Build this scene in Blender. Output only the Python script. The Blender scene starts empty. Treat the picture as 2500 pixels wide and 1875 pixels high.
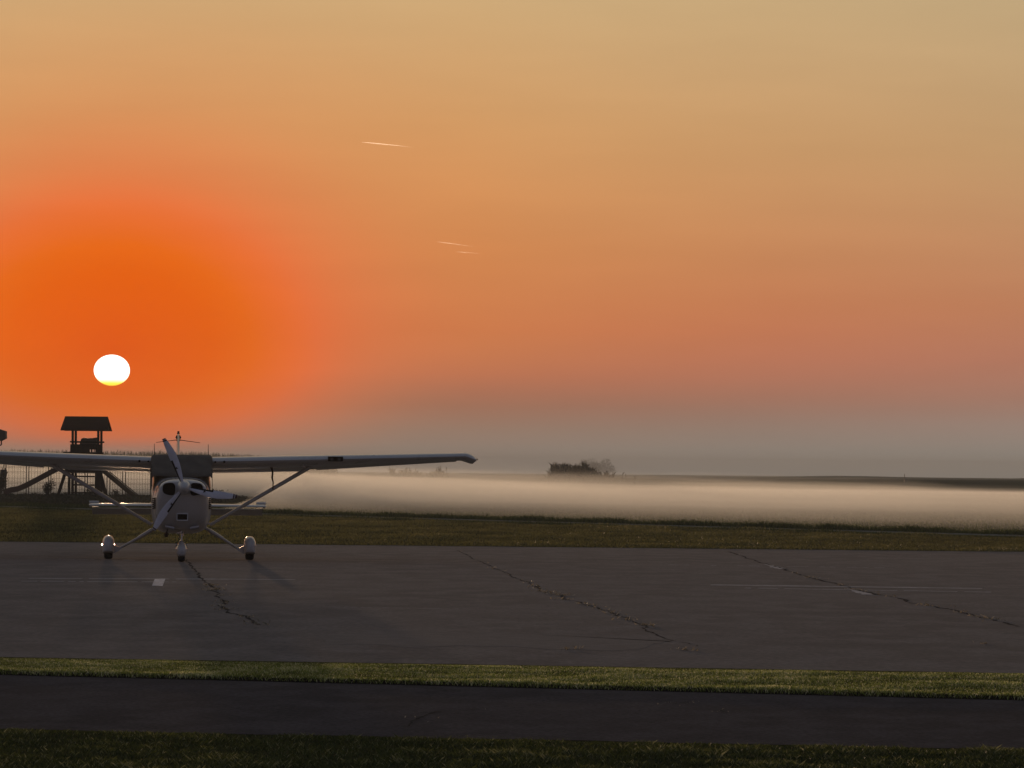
import bpy, math, random
import numpy as np
from mathutils import Vector, Matrix, noise as mnoise

random.seed(7)
rng = np.random.default_rng(11)
sc = bpy.context.scene
C = sc.collection
PI = math.pi

# ------------------------------------------------------------------ camera
F = 9000.0            # focal length in pixels of the 2500 px wide frame
EYE = 1.67
PITCH = math.atan(212.5 / F)
ROLL = 0.0095
cam_d = bpy.data.cameras.new('camera')
cam = bpy.data.objects.new('camera', cam_d)
C.objects.link(cam)
cam_d.sensor_width = 36.0
cam_d.lens = 36.0 * F / 2500.0
cam_d.clip_start = 0.5
cam_d.clip_end = 60000.0
ROT = Matrix.Rotation(PI / 2 + PITCH, 3, 'X') @ Matrix.Rotation(ROLL, 3, 'Z')
cam.matrix_world = Matrix.Translation((0, 0, EYE)) @ ROT.to_4x4()
sc.camera = cam


def ray(px, py):
    return ROT @ Vector(((px - 1250) / F, -(py - 937.5) / F, -1.0))


def at(px, py, d):
    v = ray(px, py)
    return Vector((0, 0, EYE)) + v * (d / v.y)


def gp(px, py):
    v = ray(px, py)
    return Vector((0, 0, EYE)) + v * (-EYE / v.z)


# ------------------------------------------------------------------ sky
def lin(c, k=1.0):
    out = []
    for v in c:
        v = v / 255.0
        out.append((v / 12.92 if v <= 0.04045 else ((v + 0.055) / 1.055) ** 2.4) * k)
    return tuple(out) + (1.0,)


SUNV = ray(273, 904).normalized()
SUN_EL = math.asin(SUNV.z)
SUN_AZ = math.atan2(SUNV.x, SUNV.y)

world = bpy.data.worlds.new('World')
sc.world = world
world.use_nodes = True
wt = world.node_tree
wt.nodes.clear()


def N(tree, typ, **kw):
    n = tree.nodes.new(typ)
    for k, v in kw.items():
        setattr(n, k, v)
    return n


def M_(tree, op, a, b=None, c=None, clamp=False):
    n = tree.nodes.new('ShaderNodeMath')
    n.operation = op
    n.use_clamp = clamp
    for i, v in enumerate((a, b, c)):
        if v is None:
            continue
        if isinstance(v, (int, float)):
            n.inputs[i].default_value = v
        else:
            tree.links.new(v, n.inputs[i])
    return n.outputs[0]


def ramp(tree, fac, stops, interp='LINEAR'):
    n = tree.nodes.new('ShaderNodeValToRGB')
    cr = n.color_ramp
    cr.interpolation = interp
    while len(cr.elements) > 1:
        cr.elements.remove(cr.elements[-1])
    cr.elements[0].position = stops[0][0]
    cr.elements[0].color = stops[0][1]
    for p, c in stops[1:]:
        e = cr.elements.new(p)
        e.color = c
    if fac is not None:
        tree.links.new(fac, n.inputs[0])
    return n.outputs[0]


def mixc(tree, fac, a, b, blend='MIX'):
    n = tree.nodes.new('ShaderNodeMix')
    n.data_type = 'RGBA'
    n.blend_type = blend
    for sock, v in ((n.inputs[0], fac), (n.inputs[6], a), (n.inputs[7], b)):
        if isinstance(v, (int, float)):
            sock.default_value = v
        elif isinstance(v, tuple):
            sock.default_value = v
        else:
            tree.links.new(v, sock)
    return n.outputs[2]


tc = N(wt, 'ShaderNodeTexCoord')
nrm = N(wt, 'ShaderNodeVectorMath', operation='NORMALIZE')
wt.links.new(tc.outputs['Generated'], nrm.inputs[0])
rotz = N(wt, 'ShaderNodeVectorRotate', rotation_type='Z_AXIS')
wt.links.new(nrm.outputs[0], rotz.inputs['Vector'])
rotz.inputs['Angle'].default_value = SUN_AZ          # sun azimuth now lies on +Y
sx = N(wt, 'ShaderNodeSeparateXYZ')
wt.links.new(rotz.outputs[0], sx.inputs[0])
DEG = 180 / PI
el = M_(wt, 'MULTIPLY', M_(wt, 'ARCSINE', sx.outputs[2]), DEG)
az = M_(wt, 'MULTIPLY', M_(wt, 'ARCTAN2', sx.outputs[0], sx.outputs[1]), DEG)
aaz = M_(wt, 'ABSOLUTE', az)
e01 = M_(wt, 'DIVIDE', el, 90.0, clamp=True)
e01s = M_(wt, 'SQRT', e01)        # sqrt spreads out the lowest degrees


def es(deg):
    return math.sqrt(max(deg, 0) / 90.0)


near = ramp(wt, e01s, [
    (0.0, lin((150, 140, 130))), (es(.35), lin((152, 136, 124))), (es(.62), lin((153, 126, 110))),
    (es(1.0), lin((162, 112, 90))), (es(1.5), lin((190, 112, 80))), (es(2.2), lin((206, 116, 71))),
    (es(3.4), lin((211, 135, 80))), (es(4.4), lin((214, 149, 93))), (es(5.4), lin((213, 159, 104))),
    (es(7.3), lin((207, 171, 122))), (es(12), lin((190, 164, 126))), (es(24), lin((158, 148, 134))),
    (es(45), lin((122, 124, 130))), (1.0, lin((100, 108, 122)))])
far = ramp(wt, e01s, [
    (0.0, lin((147, 144, 137))), (es(.35), lin((149, 141, 132))), (es(.8), lin((156, 133, 121))),
    (es(1.2), lin((168, 124, 106))), (es(1.8), lin((182, 122, 98))), (es(2.6), lin((190, 127, 92))),
    (es(3.6), lin((192, 139, 100))), (es(5.0), lin((193, 153, 109))), (es(7.3), lin((194, 167, 126))),
    (es(12), lin((176, 160, 126))), (es(24), lin((152, 145, 134))), (es(45), lin((122, 124, 130))),
    (1.0, lin((100, 108, 122)))])
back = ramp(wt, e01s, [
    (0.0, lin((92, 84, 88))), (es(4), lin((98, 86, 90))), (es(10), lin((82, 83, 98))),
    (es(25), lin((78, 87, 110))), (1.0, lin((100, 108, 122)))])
sidef = M_(wt, 'MULTIPLY_ADD', aaz, 1 / 9.5, -5.5 / 9.5, clamp=True)
base = mixc(wt, sidef, near, far)
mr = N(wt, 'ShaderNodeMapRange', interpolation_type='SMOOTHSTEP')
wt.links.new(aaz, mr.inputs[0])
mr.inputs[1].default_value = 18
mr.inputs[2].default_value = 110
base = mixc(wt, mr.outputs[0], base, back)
# glow round the sun, wider than high
SE = SUN_EL * DEG
dx = M_(wt, 'MULTIPLY', az, 0.97)
dy0 = M_(wt, 'SUBTRACT', el, SE + 0.36)
dy = M_(wt, 'ADD', M_(wt, 'MULTIPLY', dy0, 1.70), M_(wt, 'MULTIPLY', M_(wt, 'ABSOLUTE', dy0), -0.38))
rr = M_(wt, 'SQRT', M_(wt, 'ADD', M_(wt, 'POWER', dx, 2.0), M_(wt, 'POWER', dy, 2.0)))
r01 = M_(wt, 'DIVIDE', rr, 10.0, clamp=True)
glowc = ramp(wt, r01, [
    (0.0, lin((231, 88, 0))), (.07, lin((233, 93, 0))), (.15, lin((234, 97, 0))), (.21, lin((236, 105, 14))),
    (.27, lin((239, 109, 42))), (.31, lin((238, 113, 56))), (.40, lin((232, 124, 68))),
    (.55, lin((223, 138, 78))), (1.0, lin((214, 156, 95)))])
glowf = ramp(wt, r01, [(0.0, (1, 1, 1, 1)), (.20, (1, 1, 1, 1)), (.29, (.9, .9, .9, 1)), (.36, (.68, .68, .68, 1)),
                       (.5, (.40, .40, .40, 1)), (.75, (.12, .12, .12, 1)), (1.0, (0, 0, 0, 1))])
# the low haze over the horizon swallows the glow
low = N(wt, 'ShaderNodeMapRange', interpolation_type='SMOOTHSTEP')
wt.links.new(el, low.inputs[0])
low.inputs[1].default_value = 0.0
low.inputs[2].default_value = 0.5
glowm = M_(wt, 'MULTIPLY', glowf, low.outputs[0])
bel = N(wt, 'ShaderNodeMapRange', interpolation_type='SMOOTHSTEP')     # under the sun the haze cuts it off sooner
wt.links.new(dy0, bel.inputs[0])
bel.inputs[1].default_value = 0.2
bel.inputs[2].default_value = -0.7
cut = N(wt, 'ShaderNodeMapRange', interpolation_type='SMOOTHSTEP')
wt.links.new(r01, cut.inputs[0])
cut.inputs[1].default_value = 0.26
cut.inputs[2].default_value = 0.58
glowm = M_(wt, 'MULTIPLY', glowm, M_(wt, 'SUBTRACT', 1.0, M_(wt, 'MULTIPLY', M_(wt, 'MULTIPLY', bel.outputs[0], 0.8), cut.outputs[0])))
base = mixc(wt, glowm, base, glowc)
# uneven vapour, so the gradients are not perfectly clean
nz = N(wt, 'ShaderNodeTexNoise')
mp = N(wt, 'ShaderNodeMapping')
mp.inputs['Scale'].default_value = (14, 14, 90)
wt.links.new(rotz.outputs[0], mp.inputs[0])
wt.links.new(mp.outputs[0], nz.inputs['Vector'])
nz.inputs['Scale'].default_value = 1.0
nz.inputs['Detail'].default_value = 3.0
nv = M_(wt, 'MULTIPLY_ADD', nz.outputs[0], 0.13, 0.94)
vs = N(wt, 'ShaderNodeVectorMath', operation='SCALE')
wt.links.new(base, vs.inputs[0])
wt.links.new(nv, vs.inputs['Scale'])
base = vs.outputs[0]
# the physical sky takes over well above the haze
sky = N(wt, 'ShaderNodeTexSky', sky_type='NISHITA')
sky.sun_disc = False
sky.sun_elevation = SUN_EL
sky.sun_rotation = SUN_AZ
sky.air_density = 1.0
sky.dust_density = 2.0
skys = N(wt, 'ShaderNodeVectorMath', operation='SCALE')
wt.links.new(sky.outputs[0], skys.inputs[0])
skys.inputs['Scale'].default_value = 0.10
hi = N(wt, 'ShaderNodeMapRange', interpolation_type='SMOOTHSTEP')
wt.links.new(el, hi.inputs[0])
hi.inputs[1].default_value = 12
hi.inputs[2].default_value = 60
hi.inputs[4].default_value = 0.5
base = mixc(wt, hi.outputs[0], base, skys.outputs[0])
# solar disc, flattened by refraction
ux = M_(wt, 'DIVIDE', az, 0.273)
uy = M_(wt, 'DIVIDE', M_(wt, 'SUBTRACT', el, SE), 0.238)
ur = M_(wt, 'SQRT', M_(wt, 'ADD', M_(wt, 'POWER', ux, 2.0), M_(wt, 'POWER', uy, 2.0)))
disc = N(wt, 'ShaderNodeMapRange')
wt.links.new(ur, disc.inputs[0])
disc.inputs[1].default_value = 1.03
disc.inputs[2].default_value = 0.97
discc = ramp(wt, M_(wt, 'MULTIPLY_ADD', uy, 0.5, 0.5, clamp=True),
             [(0.0, (1.3, 0.95, 0.06, 1)), (.09, (1.4, 1.15, 0.12, 1)), (.2, (2.2, 2.1, 1.2, 1)), (.3, (3, 2.9, 2.4, 1)),
              (1.0, (3, 2.9, 2.5, 1))])
base = mixc(wt, disc.outputs[0], base, discc)
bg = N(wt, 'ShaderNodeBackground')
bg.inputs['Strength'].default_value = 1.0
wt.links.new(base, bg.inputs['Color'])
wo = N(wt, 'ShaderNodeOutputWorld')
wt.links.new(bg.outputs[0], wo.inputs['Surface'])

sun_d = bpy.data.lights.new('sun', 'SUN')
sun_d.energy = 1.6
sun_d.angle = math.radians(0.53)
sun_d.color = (1.0, 0.66, 0.40)
sun = bpy.data.objects.new('sun', sun_d)
C.objects.link(sun)
sun.location = (-10, 40, 20)
sun.rotation_euler = SUNV.to_track_quat('Z', 'Y').to_euler()

sc.view_settings.view_transform = 'Standard'
sc.view_settings.look = 'None'
sc.view_settings.exposure = 0.0
sc.view_settings.gamma = 1.0
sc.view_settings.use_curve_mapping = False
sc.cycles.use_denoising = True
sc.cycles.volume_bounces = 2
sc.cycles.max_bounces = 8
sc.cycles.transparent_max_bounces = 12


# ------------------------------------------------------------------ helpers
def tag(o, label=None, cat=None, group=None, kind=None):
    if label: o['label'] = label
    if cat: o['category'] = cat
    if group: o['group'] = group
    if kind: o['kind'] = kind
    return o


def empty(name, loc=(0, 0, 0), rz=0.0, parent=None):
    o = bpy.data.objects.new(name, None)
    C.objects.link(o)
    o.location = loc
    o.rotation_euler = (0, 0, rz)
    if parent: o.parent = parent
    return o


def obj(name, vf, mats, parent=None, smooth=False, idx=None):
    v, f = vf
    me = bpy.data.meshes.new(name)
    me.from_pydata([tuple(p) for p in v], [], [tuple(q) for q in f])
    for m in (mats if isinstance(mats, (list, tuple)) else [mats]):
        me.materials.append(m)
    if idx is not None:
        me.polygons.foreach_set('material_index', idx)
    if smooth:
        me.polygons.foreach_set('use_smooth', [True] * len(me.polygons))
        if smooth == 'auto':
            me.set_sharp_from_angle(angle=math.radians(42))
    me.update()
    o = bpy.data.objects.new(name, me)
    C.objects.link(o)
    if parent: o.parent = parent
    return o


class MB:
    def __init__(s):
        s.v, s.f = [], []

    def add(s, v, f):
        n = len(s.v)
        s.v += [tuple(p) for p in v]
        s.f += [tuple(i + n for i in q) for q in f]
        return s

    def box(s, cx, cy, cz, sx_, sy_, sz_):
        hx, hy, hz = sx_ / 2, sy_ / 2, sz_ / 2
        v = [(cx + a * hx, cy + b * hy, cz + c * hz) for a in (-1, 1) for b in (-1, 1) for c in (-1, 1)]
        f = [(0, 1, 3, 2), (4, 6, 7, 5), (0, 4, 5, 1), (2, 3, 7, 6), (0, 2, 6, 4), (1, 5, 7, 3)]
        return s.add(v, f)

    def tube(s, pts, rad, n=8, flat=1.0, up=None):
        pts = [Vector(p) for p in pts]
        rings = []
        for i, p in enumerate(pts):
            d = (pts[min(i + 1, len(pts) - 1)] - pts[max(i - 1, 0)]).normalized()
            u = Vector(up) if up else (Vector((0, 0, 1)) if abs(d.z) < .9 else Vector((0, 1, 0)))
            a = d.cross(u).normalized()
            b = a.cross(d).normalized()
            r = rad[i] if isinstance(rad, (list, tuple)) else rad
            rings.append([p + a * (r * math.cos(t * 2 * PI / n)) + b * (r * flat * math.sin(t * 2 * PI / n)) for t in range(n)])
        s.add(*loft(rings))
        return s

    def beam(s, p0, p1, w, h, up=(0, 0, 1)):
        p0, p1 = Vector(p0), Vector(p1)
        d = (p1 - p0).normalized()
        a = d.cross(Vector(up))
        a = a.normalized() if a.length > 1e-4 else Vector((1, 0, 0))
        b = a.cross(d).normalized()
        v = []
        for p in (p0, p1):
            for q, r in ((-1, -1), (1, -1), (1, 1), (-1, 1)):
                v.append(p + a * (q * w / 2) + b * (r * h / 2))
        f = [(0, 1, 2, 3), (7, 6, 5, 4), (0, 4, 5, 1), (1, 5, 6, 2), (2, 6, 7, 3), (3, 7, 4, 0)]
        return s.add(v, f)

    @property
    def vf(s):
        return s.v, s.f


def loft(rings, cap=True):
    n = len(rings[0])
    v = [p for r in rings for p in r]
    f = []
    for i in range(len(rings) - 1):
        for j in range(n):
            k = (j + 1) % n
            f.append((i * n + j, i * n + k, (i + 1) * n + k, (i + 1) * n + j))
    if cap:
        f.append(tuple(range(n))[::-1])
        f.append(tuple((len(rings) - 1) * n + j for j in range(n)))
    return v, f


def sring(y, zc, hw, hh, n=2.6, k=36, xo=0.0):
    out = []
    for i in range(k):
        t = 2 * PI * i / k
        c, s_ = math.cos(t), math.sin(t)
        out.append((xo + hw * math.copysign(abs(c) ** (2 / n), c), y, zc + hh * math.copysign(abs(s_) ** (2 / n), s_)))
    return out


def mat(name, col, rough=0.6, noise=0.0, nscale=8.0, bump=0.0, bscale=60.0, metal=0.0, col2=None, coat=0.0, spec=0.5,
        stretch=(1, 1, 1), transl=0.0):
    m = bpy.data.materials.new(name)
    m.use_nodes = True
    t = m.node_tree
    b = t.nodes['Principled BSDF']
    b.inputs['Roughness'].default_value = rough
    b.inputs['Metallic'].default_value = metal
    b.inputs['Specular IOR Level'].default_value = spec
    b.inputs['Coat Weight'].default_value = coat
    c4 = tuple(col) + (1.0,)
    tcn = N(t, 'ShaderNodeTexCoord')
    mpn = N(t, 'ShaderNodeMapping')
    mpn.inputs['Scale'].default_value = stretch
    t.links.new(tcn.outputs['Object'], mpn.inputs[0])
    csock = None
    if noise > 0 or col2 is not None:
        nn = N(t, 'ShaderNodeTexNoise')
        nn.inputs['Scale'].default_value = nscale
        nn.inputs['Detail'].default_value = 6
        t.links.new(mpn.outputs[0], nn.inputs['Vector'])
        c2 = tuple(col2) + (1.0,) if col2 is not None else tuple(min(1, x * (1 + noise)) for x in col) + (1.0,)
        c1 = c4 if col2 is not None else tuple(x * (1 - noise) for x in col) + (1.0,)
        csock = ramp(t, nn.outputs[0], [(0.32, c1), (0.68, c2)])
        t.links.new(csock, b.inputs['Base Color'])
        rg = M_(t, 'MULTIPLY_ADD', nn.outputs[0], 0.2, rough - 0.1, clamp=True)
        t.links.new(rg, b.inputs['Roughness'])
    else:
        b.inputs['Base Color'].default_value = c4
    if bump > 0:
        bn = N(t, 'ShaderNodeTexNoise')
        bn.inputs['Scale'].default_value = bscale
        bn.inputs['Detail'].default_value = 4
        t.links.new(mpn.outputs[0], bn.inputs['Vector'])
        bp = N(t, 'ShaderNodeBump')
        bp.inputs['Strength'].default_value = bump
        bp.inputs['Distance'].default_value = 0.02
        t.links.new(bn.outputs[0], bp.inputs['Height'])
        t.links.new(bp.outputs[0], b.inputs['Normal'])
    if transl > 0:
        tr = N(t, 'ShaderNodeBsdfTranslucent')
        if csock is not None:
            t.links.new(csock, tr.inputs['Color'])
        else:
            tr.inputs['Color'].default_value = c4
        mx = N(t, 'ShaderNodeMixShader')
        mx.inputs[0].default_value = transl
        t.links.new(b.outputs[0], mx.inputs[1])
        t.links.new(tr.outputs[0], mx.inputs[2])
        t.links.new(mx.outputs[0], t.nodes['Material Output'].inputs['Surface'])
    return m


def ground_mat(name, cols, scales, rough=0.9, bump=0.4, bdist=0.02, spec=0.3, stretch=(1, 1, 1), sheen=0.0):
    """two layers of noise between three colours, speckle and bump"""
    m = bpy.data.materials.new(name)
    m.use_nodes = True
    t = m.node_tree
    t.nodes.remove(t.nodes['Principled BSDF'])
    b = N(t, 'ShaderNodeBsdfDiffuse')          # dry, dusty and matt: no sheen at a grazing view
    b.inputs['Roughness'].default_value = 1.0
    if sheen > 0:                              # stony aggregate: very rough reflection seen at a grazing angle
        gl = N(t, 'ShaderNodeBsdfAnisotropic')
        gl.inputs['Roughness'].default_value = 1.0
        gl.inputs['Color'].default_value = (sheen, sheen * .93, sheen * .86, 1)
        ad = N(t, 'ShaderNodeAddShader')
        t.links.new(b.outputs[0], ad.inputs[0])
        t.links.new(gl.outputs[0], ad.inputs[1])
        t.links.new(ad.outputs[0], t.nodes['Material Output'].inputs['Surface'])
    else:
        t.links.new(b.outputs[0], t.nodes['Material Output'].inputs['Surface'])
    g = N(t, 'ShaderNodeNewGeometry')
    mp_ = N(t, 'ShaderNodeMapping')
    mp_.inputs['Scale'].default_value = stretch
    t.links.new(g.outputs['Position'], mp_.inputs[0])
    ns = []
    for s_, d in zip(scales, (4, 5, 3)):
        n = N(t, 'ShaderNodeTexNoise')
        n.inputs['Scale'].default_value = s_
        n.inputs['Detail'].default_value = d
        t.links.new(mp_.outputs[0], n.inputs['Vector'])
        ns.append(n.outputs[0])
    a = ramp(t, ns[0], [(0.35, tuple(cols[0]) + (1,)), (0.65, tuple(cols[1]) + (1,))])
    f2 = ramp(t, ns[1], [(0.43, (0, 0, 0, 1)), (0.62, (1, 1, 1, 1))])
    c = mixc(t, f2, a, tuple(cols[2]) + (1,))
    sp = M_(t, 'MULTIPLY_ADD', ns[2], 1.7, 0.15)
    c = mixc(t, 1.0, c, sp, 'MULTIPLY')
    t.links.new(c, b.inputs['Color'])
    bp = N(t, 'ShaderNodeBump')
    bp.inputs['Strength'].default_value = bump
    bp.inputs['Distance'].default_value = bdist
    t.links.new(M_(t, 'ADD', ns[2], ns[1]), bp.inputs['Height'])
    t.links.new(bp.outputs[0], b.inputs['Normal'])
    return m


def blade_mat(name, stops, transl=0.45, rough=0.55):
    m = bpy.data.materials.new(name)
    m.use_nodes = True
    t = m.node_tree
    b = t.nodes['Principled BSDF']
    at_ = N(t, 'ShaderNodeAttribute', attribute_name='tint')
    c = ramp(t, at_.outputs['Fac'], [(p, tuple(q) + (1,)) for p, q in stops])
    t.links.new(c, b.inputs['Base Color'])
    b.inputs['Roughness'].default_value = rough
    b.inputs['Specular IOR Level'].default_value = 0.35
    tr = N(t, 'ShaderNodeBsdfTranslucent')
    t.links.new(c, tr.inputs['Color'])
    mx = N(t, 'ShaderNodeMixShader')
    mx.inputs[0].default_value = transl
    t.links.new(b.outputs[0], mx.inputs[1])
    t.links.new(tr.outputs[0], mx.inputs[2])
    t.links.new(mx.outputs[0], t.nodes['Material Output'].inputs['Surface'])
    return m


def volume_mat(name, dens, col, aniso=0.2):
    m = bpy.data.materials.new(name)
    m.use_nodes = True
    t = m.node_tree
    t.nodes.remove(t.nodes['Principled BSDF'])
    v = N(t, 'ShaderNodeVolumePrincipled')
    v.inputs['Color'].default_value = tuple(col) + (1,)
    v.inputs['Density'].default_value = dens
    v.inputs['Anisotropy'].default_value = aniso
    t.links.new(v.outputs[0], t.nodes['Material Output'].inputs['Volume'])
    return m


def blades(name, base, height, width, lean, tint, material, parent=None, fold=True):
    """one mesh of grass blades (two triangles each): base Nx3, arrays of N"""
    n = len(base)
    ang = rng.uniform(0, 2 * PI, n)
    d = np.stack([np.cos(ang), np.sin(ang), np.zeros(n)], 1)
    la = rng.uniform(0, 2 * PI, n)
    l = np.stack([np.cos(la), np.sin(la), np.zeros(n)], 1) * (height * lean)[:, None]
    v = np.zeros((n, 4, 3))
    w = d * (width / 2)[:, None]
    up = np.array([0, 0, 1.0])
    v[:, 0] = base - w
    v[:, 1] = base + w
    v[:, 2] = base + l * 0.35 + up * (height * 0.6)[:, None] + w * 0.8
    v[:, 3] = base + l + up * height[:, None]
    faces = np.array([[0, 1, 2], [0, 2, 3]])
    idx = (np.arange(n)[:, None, None] * 4 + faces[None]).reshape(-1)
    me = bpy.data.meshes.new(name)
    me.vertices.add(n * 4)
    me.vertices.foreach_set('co', v.reshape(-1))
    me.loops.add(n * 6)
    me.loops.foreach_set('vertex_index', idx.astype(np.int32))
    me.polygons.add(n * 2)
    me.polygons.foreach_set('loop_start', (np.arange(n * 2) * 3).astype(np.int32))
    a = me.attributes.new('tint', 'FLOAT', 'POINT')
    a.data.foreach_set('value', np.repeat(tint, 4).astype(np.float32))
    me.materials.append(material)
    me.update(calc_edges=True)
    me.validate()
    o = bpy.data.objects.new(name, me)
    C.objects.link(o)
    if parent: o.parent = parent
    return o


def leaves(base, size, tint, name, material, parent=None, stretch=1.0):
    """quads spread through a volume, random orientation"""
    n = len(base)
    a = rng.normal(size=(n, 3)); a /= np.linalg.norm(a, axis=1)[:, None]
    b = rng.normal(size=(n, 3)); b -= a * (a * b).sum(1)[:, None]; b /= np.linalg.norm(b, axis=1)[:, None]
    v = np.zeros((n, 4, 3))
    s1 = (size * stretch)[:, None]
    s2 = (size * 0.45)[:, None]
    v[:, 0] = base - a * s1
    v[:, 1] = base + b * s2
    v[:, 2] = base + a * s1
    v[:, 3] = base - b * s2
    me = bpy.data.meshes.new(name)
    me.vertices.add(n * 4)
    me.vertices.foreach_set('co', v.reshape(-1))
    me.loops.add(n * 4)
    me.loops.foreach_set('vertex_index', np.arange(n * 4, dtype=np.int32))
    me.polygons.add(n)
    me.polygons.foreach_set('loop_start', (np.arange(n) * 4).astype(np.int32))
    at_ = me.attributes.new('tint', 'FLOAT', 'POINT')
    at_.data.foreach_set('value', np.repeat(tint, 4).astype(np.float32))
    me.materials.append(material)
    me.update(calc_edges=True)
    me.validate()
    o = bpy.data.objects.new(name, me)
    C.objects.link(o)
    if parent: o.parent = parent
    return o


def nzf(x, y, s, seed=0.0):
    return mnoise.noise(Vector((x * s + seed, y * s - seed, seed * 1.7)))


# ------------------------------------------------------------------ materials
ASPH = ground_mat('apron_asphalt', [(.088, .069, .055), (.138, .108, .086), (.162, .130, .105)], (0.35, 1.7, 16), 1.0, 0.25, 0.004,
                  0.08, (1, .5, 1), .135)
ROAD = ground_mat('road_asphalt', [(.060, .047, .042), (.078, .062, .056), (.096, .076, .068)], (0.5, 2.4, 30), 1.0, 0.25, 0.004,
                  0.06, (1, .6, 1), .05)
PATCH = ground_mat('asphalt_patch', [(.100, .081, .066), (.120, .098, .080), (.138, .114, .095)], (0.8, 4, 60), 1.0, 0.2, 0.004, 0.1, (1, 1, 1), .15)
SOIL = ground_mat('turf_soil', [(.055, .052, .018), (.085, .080, .028), (.10, .088, .036)], (0.5, 3.0, 14), 0.95, 0.9, 0.05, 0.1,
                  (1, .35, 1))
FIELD = ground_mat('field_grass', [(.034, .048, .014), (.052, .066, .022), (.07, .07, .03)], (0.06, 0.7, 5), 0.95, 0.9, 0.08, 0.1)
TRACKM = ground_mat('track_gravel', [(.26, .24, .18), (.32, .29, .22), (.18, .18, .11)], (0.4, 2, 20), 0.9, 0.4, 0.02, 0.2)
CRACKM = ground_mat('crack_dark', [(.020, .015, .012), (.030, .023, .018), (.05, .04, .03)], (1, 6, 40), 1, .3, .004, .1, (1, 1, 1), .05)
PAINT = ground_mat('faded_paint', [(.38, .35, .32), (.46, .42, .38), (.24, .21, .19)], (1.2, 9, 60), 0.8, 0.2, 0.003, 0.3, (1, 1, 1), .26)
PAINTW = ground_mat('worn_white_paint', [(.45, .43, .40), (.6, .58, .55), (.25, .23, .21)], (1.2, 9, 60), 0.7, 0.2, 0.003, 0.3, (1, 1, 1), .35)
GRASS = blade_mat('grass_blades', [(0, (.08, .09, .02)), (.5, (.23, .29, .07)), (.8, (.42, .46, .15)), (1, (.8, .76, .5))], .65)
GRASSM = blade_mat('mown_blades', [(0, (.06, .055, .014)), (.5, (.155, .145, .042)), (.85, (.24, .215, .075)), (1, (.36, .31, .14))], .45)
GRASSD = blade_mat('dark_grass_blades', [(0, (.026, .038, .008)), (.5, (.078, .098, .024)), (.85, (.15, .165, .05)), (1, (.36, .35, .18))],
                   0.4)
DRY = blade_mat('dry_weeds', [(0, (.20, .17, .11)), (.6, (.46, .39, .29)), (1, (.66, .58, .46))], 0.3)
CORN = blade_mat('corn_leaves', [(0, (.022, .026, .012)), (.6, (.045, .048, .02)), (1, (.09, .075, .04))], 0.25)
WEED = blade_mat('weed_leaves', [(0, (.020, .022, .008)), (.6, (.045, .045, .016)), (1, (.10, .08, .035))], 0.25)

WHITE = mat('white_aircraft_paint', (.62, .595, .575), 0.30, noise=.05, nscale=3, coat=.4)
GREYP = mat('grey_aircraft_paint', (.50, .50, .54), 0.34, noise=.06, nscale=4, coat=.3)
SKIRT = mat('matt_grey_paint', (.30, .29, .29), 0.85, noise=.08, nscale=6, spec=.1)
DARKP = mat('black_rubber_boot', (.015, .014, .014), 0.8, spec=.1, noise=.3, nscale=15)
TIPRED = mat('dark_red_paint', (.05, .012, .012), 0.45, noise=.2, nscale=10)
BLADEM = mat('grey_propeller_paint', (.74, .73, .80), 0.42, noise=.08, nscale=9)
STRIPE = mat('white_stripe_paint', (.75, .74, .74), 0.4, noise=.05, nscale=9)
TYRE = mat('tyre_rubber', (.018, .016, .015), 0.85, noise=.3, nscale=25, bump=.2)
HOLE_SHADE = mat('opening_shade_black', (.012, .006, .005), 0.9, noise=.2, nscale=12, spec=.02)  # black on solid faces, painted as the shade inside openings
METAL = mat('bare_metal', (.55, .54, .52), 0.28, noise=.1, nscale=12, metal=1.0)
RUST = mat('burnt_exhaust_steel', (.10, .06, .045), 0.5, noise=.4, nscale=25, metal=.7)
TARP = mat('taupe_cover_cloth', (.150, .125, .100), 0.92, noise=.15, nscale=5, bump=.5, bscale=9, spec=.15)
STRAP = mat('dark_red_webbing', (.06, .015, .012), 0.85, noise=.3, nscale=30)
GLASS = mat('lamp_glass', (.05, .045, .045), 0.08, noise=.05, nscale=5, spec=.8)
REDL = mat('red_lens', (.12, .012, .01), 0.2, noise=.1, nscale=5)
WOOD = mat('dark_stained_wood', (.030, .014, .009), 0.9, noise=.35, nscale=6, bump=.3, bscale=30, stretch=(1, 1, .2), spec=.05)
WOODR = mat('dark_roof_boards', (.030, .007, .005), 0.9, noise=.3, nscale=6, bump=.3, bscale=30, stretch=(.2, 1, 1), spec=.03)
SLIDEM = mat('brown_red_slide_plastic', (.055, .018, .012), 0.5, noise=.15, nscale=3)
WIREM = mat('galvanised_wire', (.10, .085, .07), 0.55, noise=.2, nscale=12, metal=.3)
POSTM = mat('dark_fence_steel', (.03, .024, .02), 0.6, noise=.2, nscale=12)
TREEM = blade_mat('tree_leaves', [(0, (.02, .028, .012)), (.6, (.04, .05, .02)), (1, (.06, .07, .03))], 0.25)
BARK = mat('dark_bark', (.05, .038, .028), 0.9, noise=.3, nscale=10, bump=.4)


# ------------------------------------------------------------------ ground
def grid_sheet(name, x0, x1, y0, y1, nx, ny, zfn, m, ypow=1.0, label=None):
    v, f = [], []
    for j in range(ny + 1):
        y = y0 + (y1 - y0) * (j / ny) ** ypow
        for i in range(nx + 1):
            x = x0 + (x1 - x0) * i / nx
            v.append((x, y, zfn(x, y)))
    for j in range(ny):
        for i in range(nx):
            a = j * (nx + 1) + i
            f.append((a, a + 1, a + nx + 2, a + nx + 1))
    o = obj(name, (v, f), m, smooth=True)
    o['kind'] = 'structure'
    return o


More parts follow.
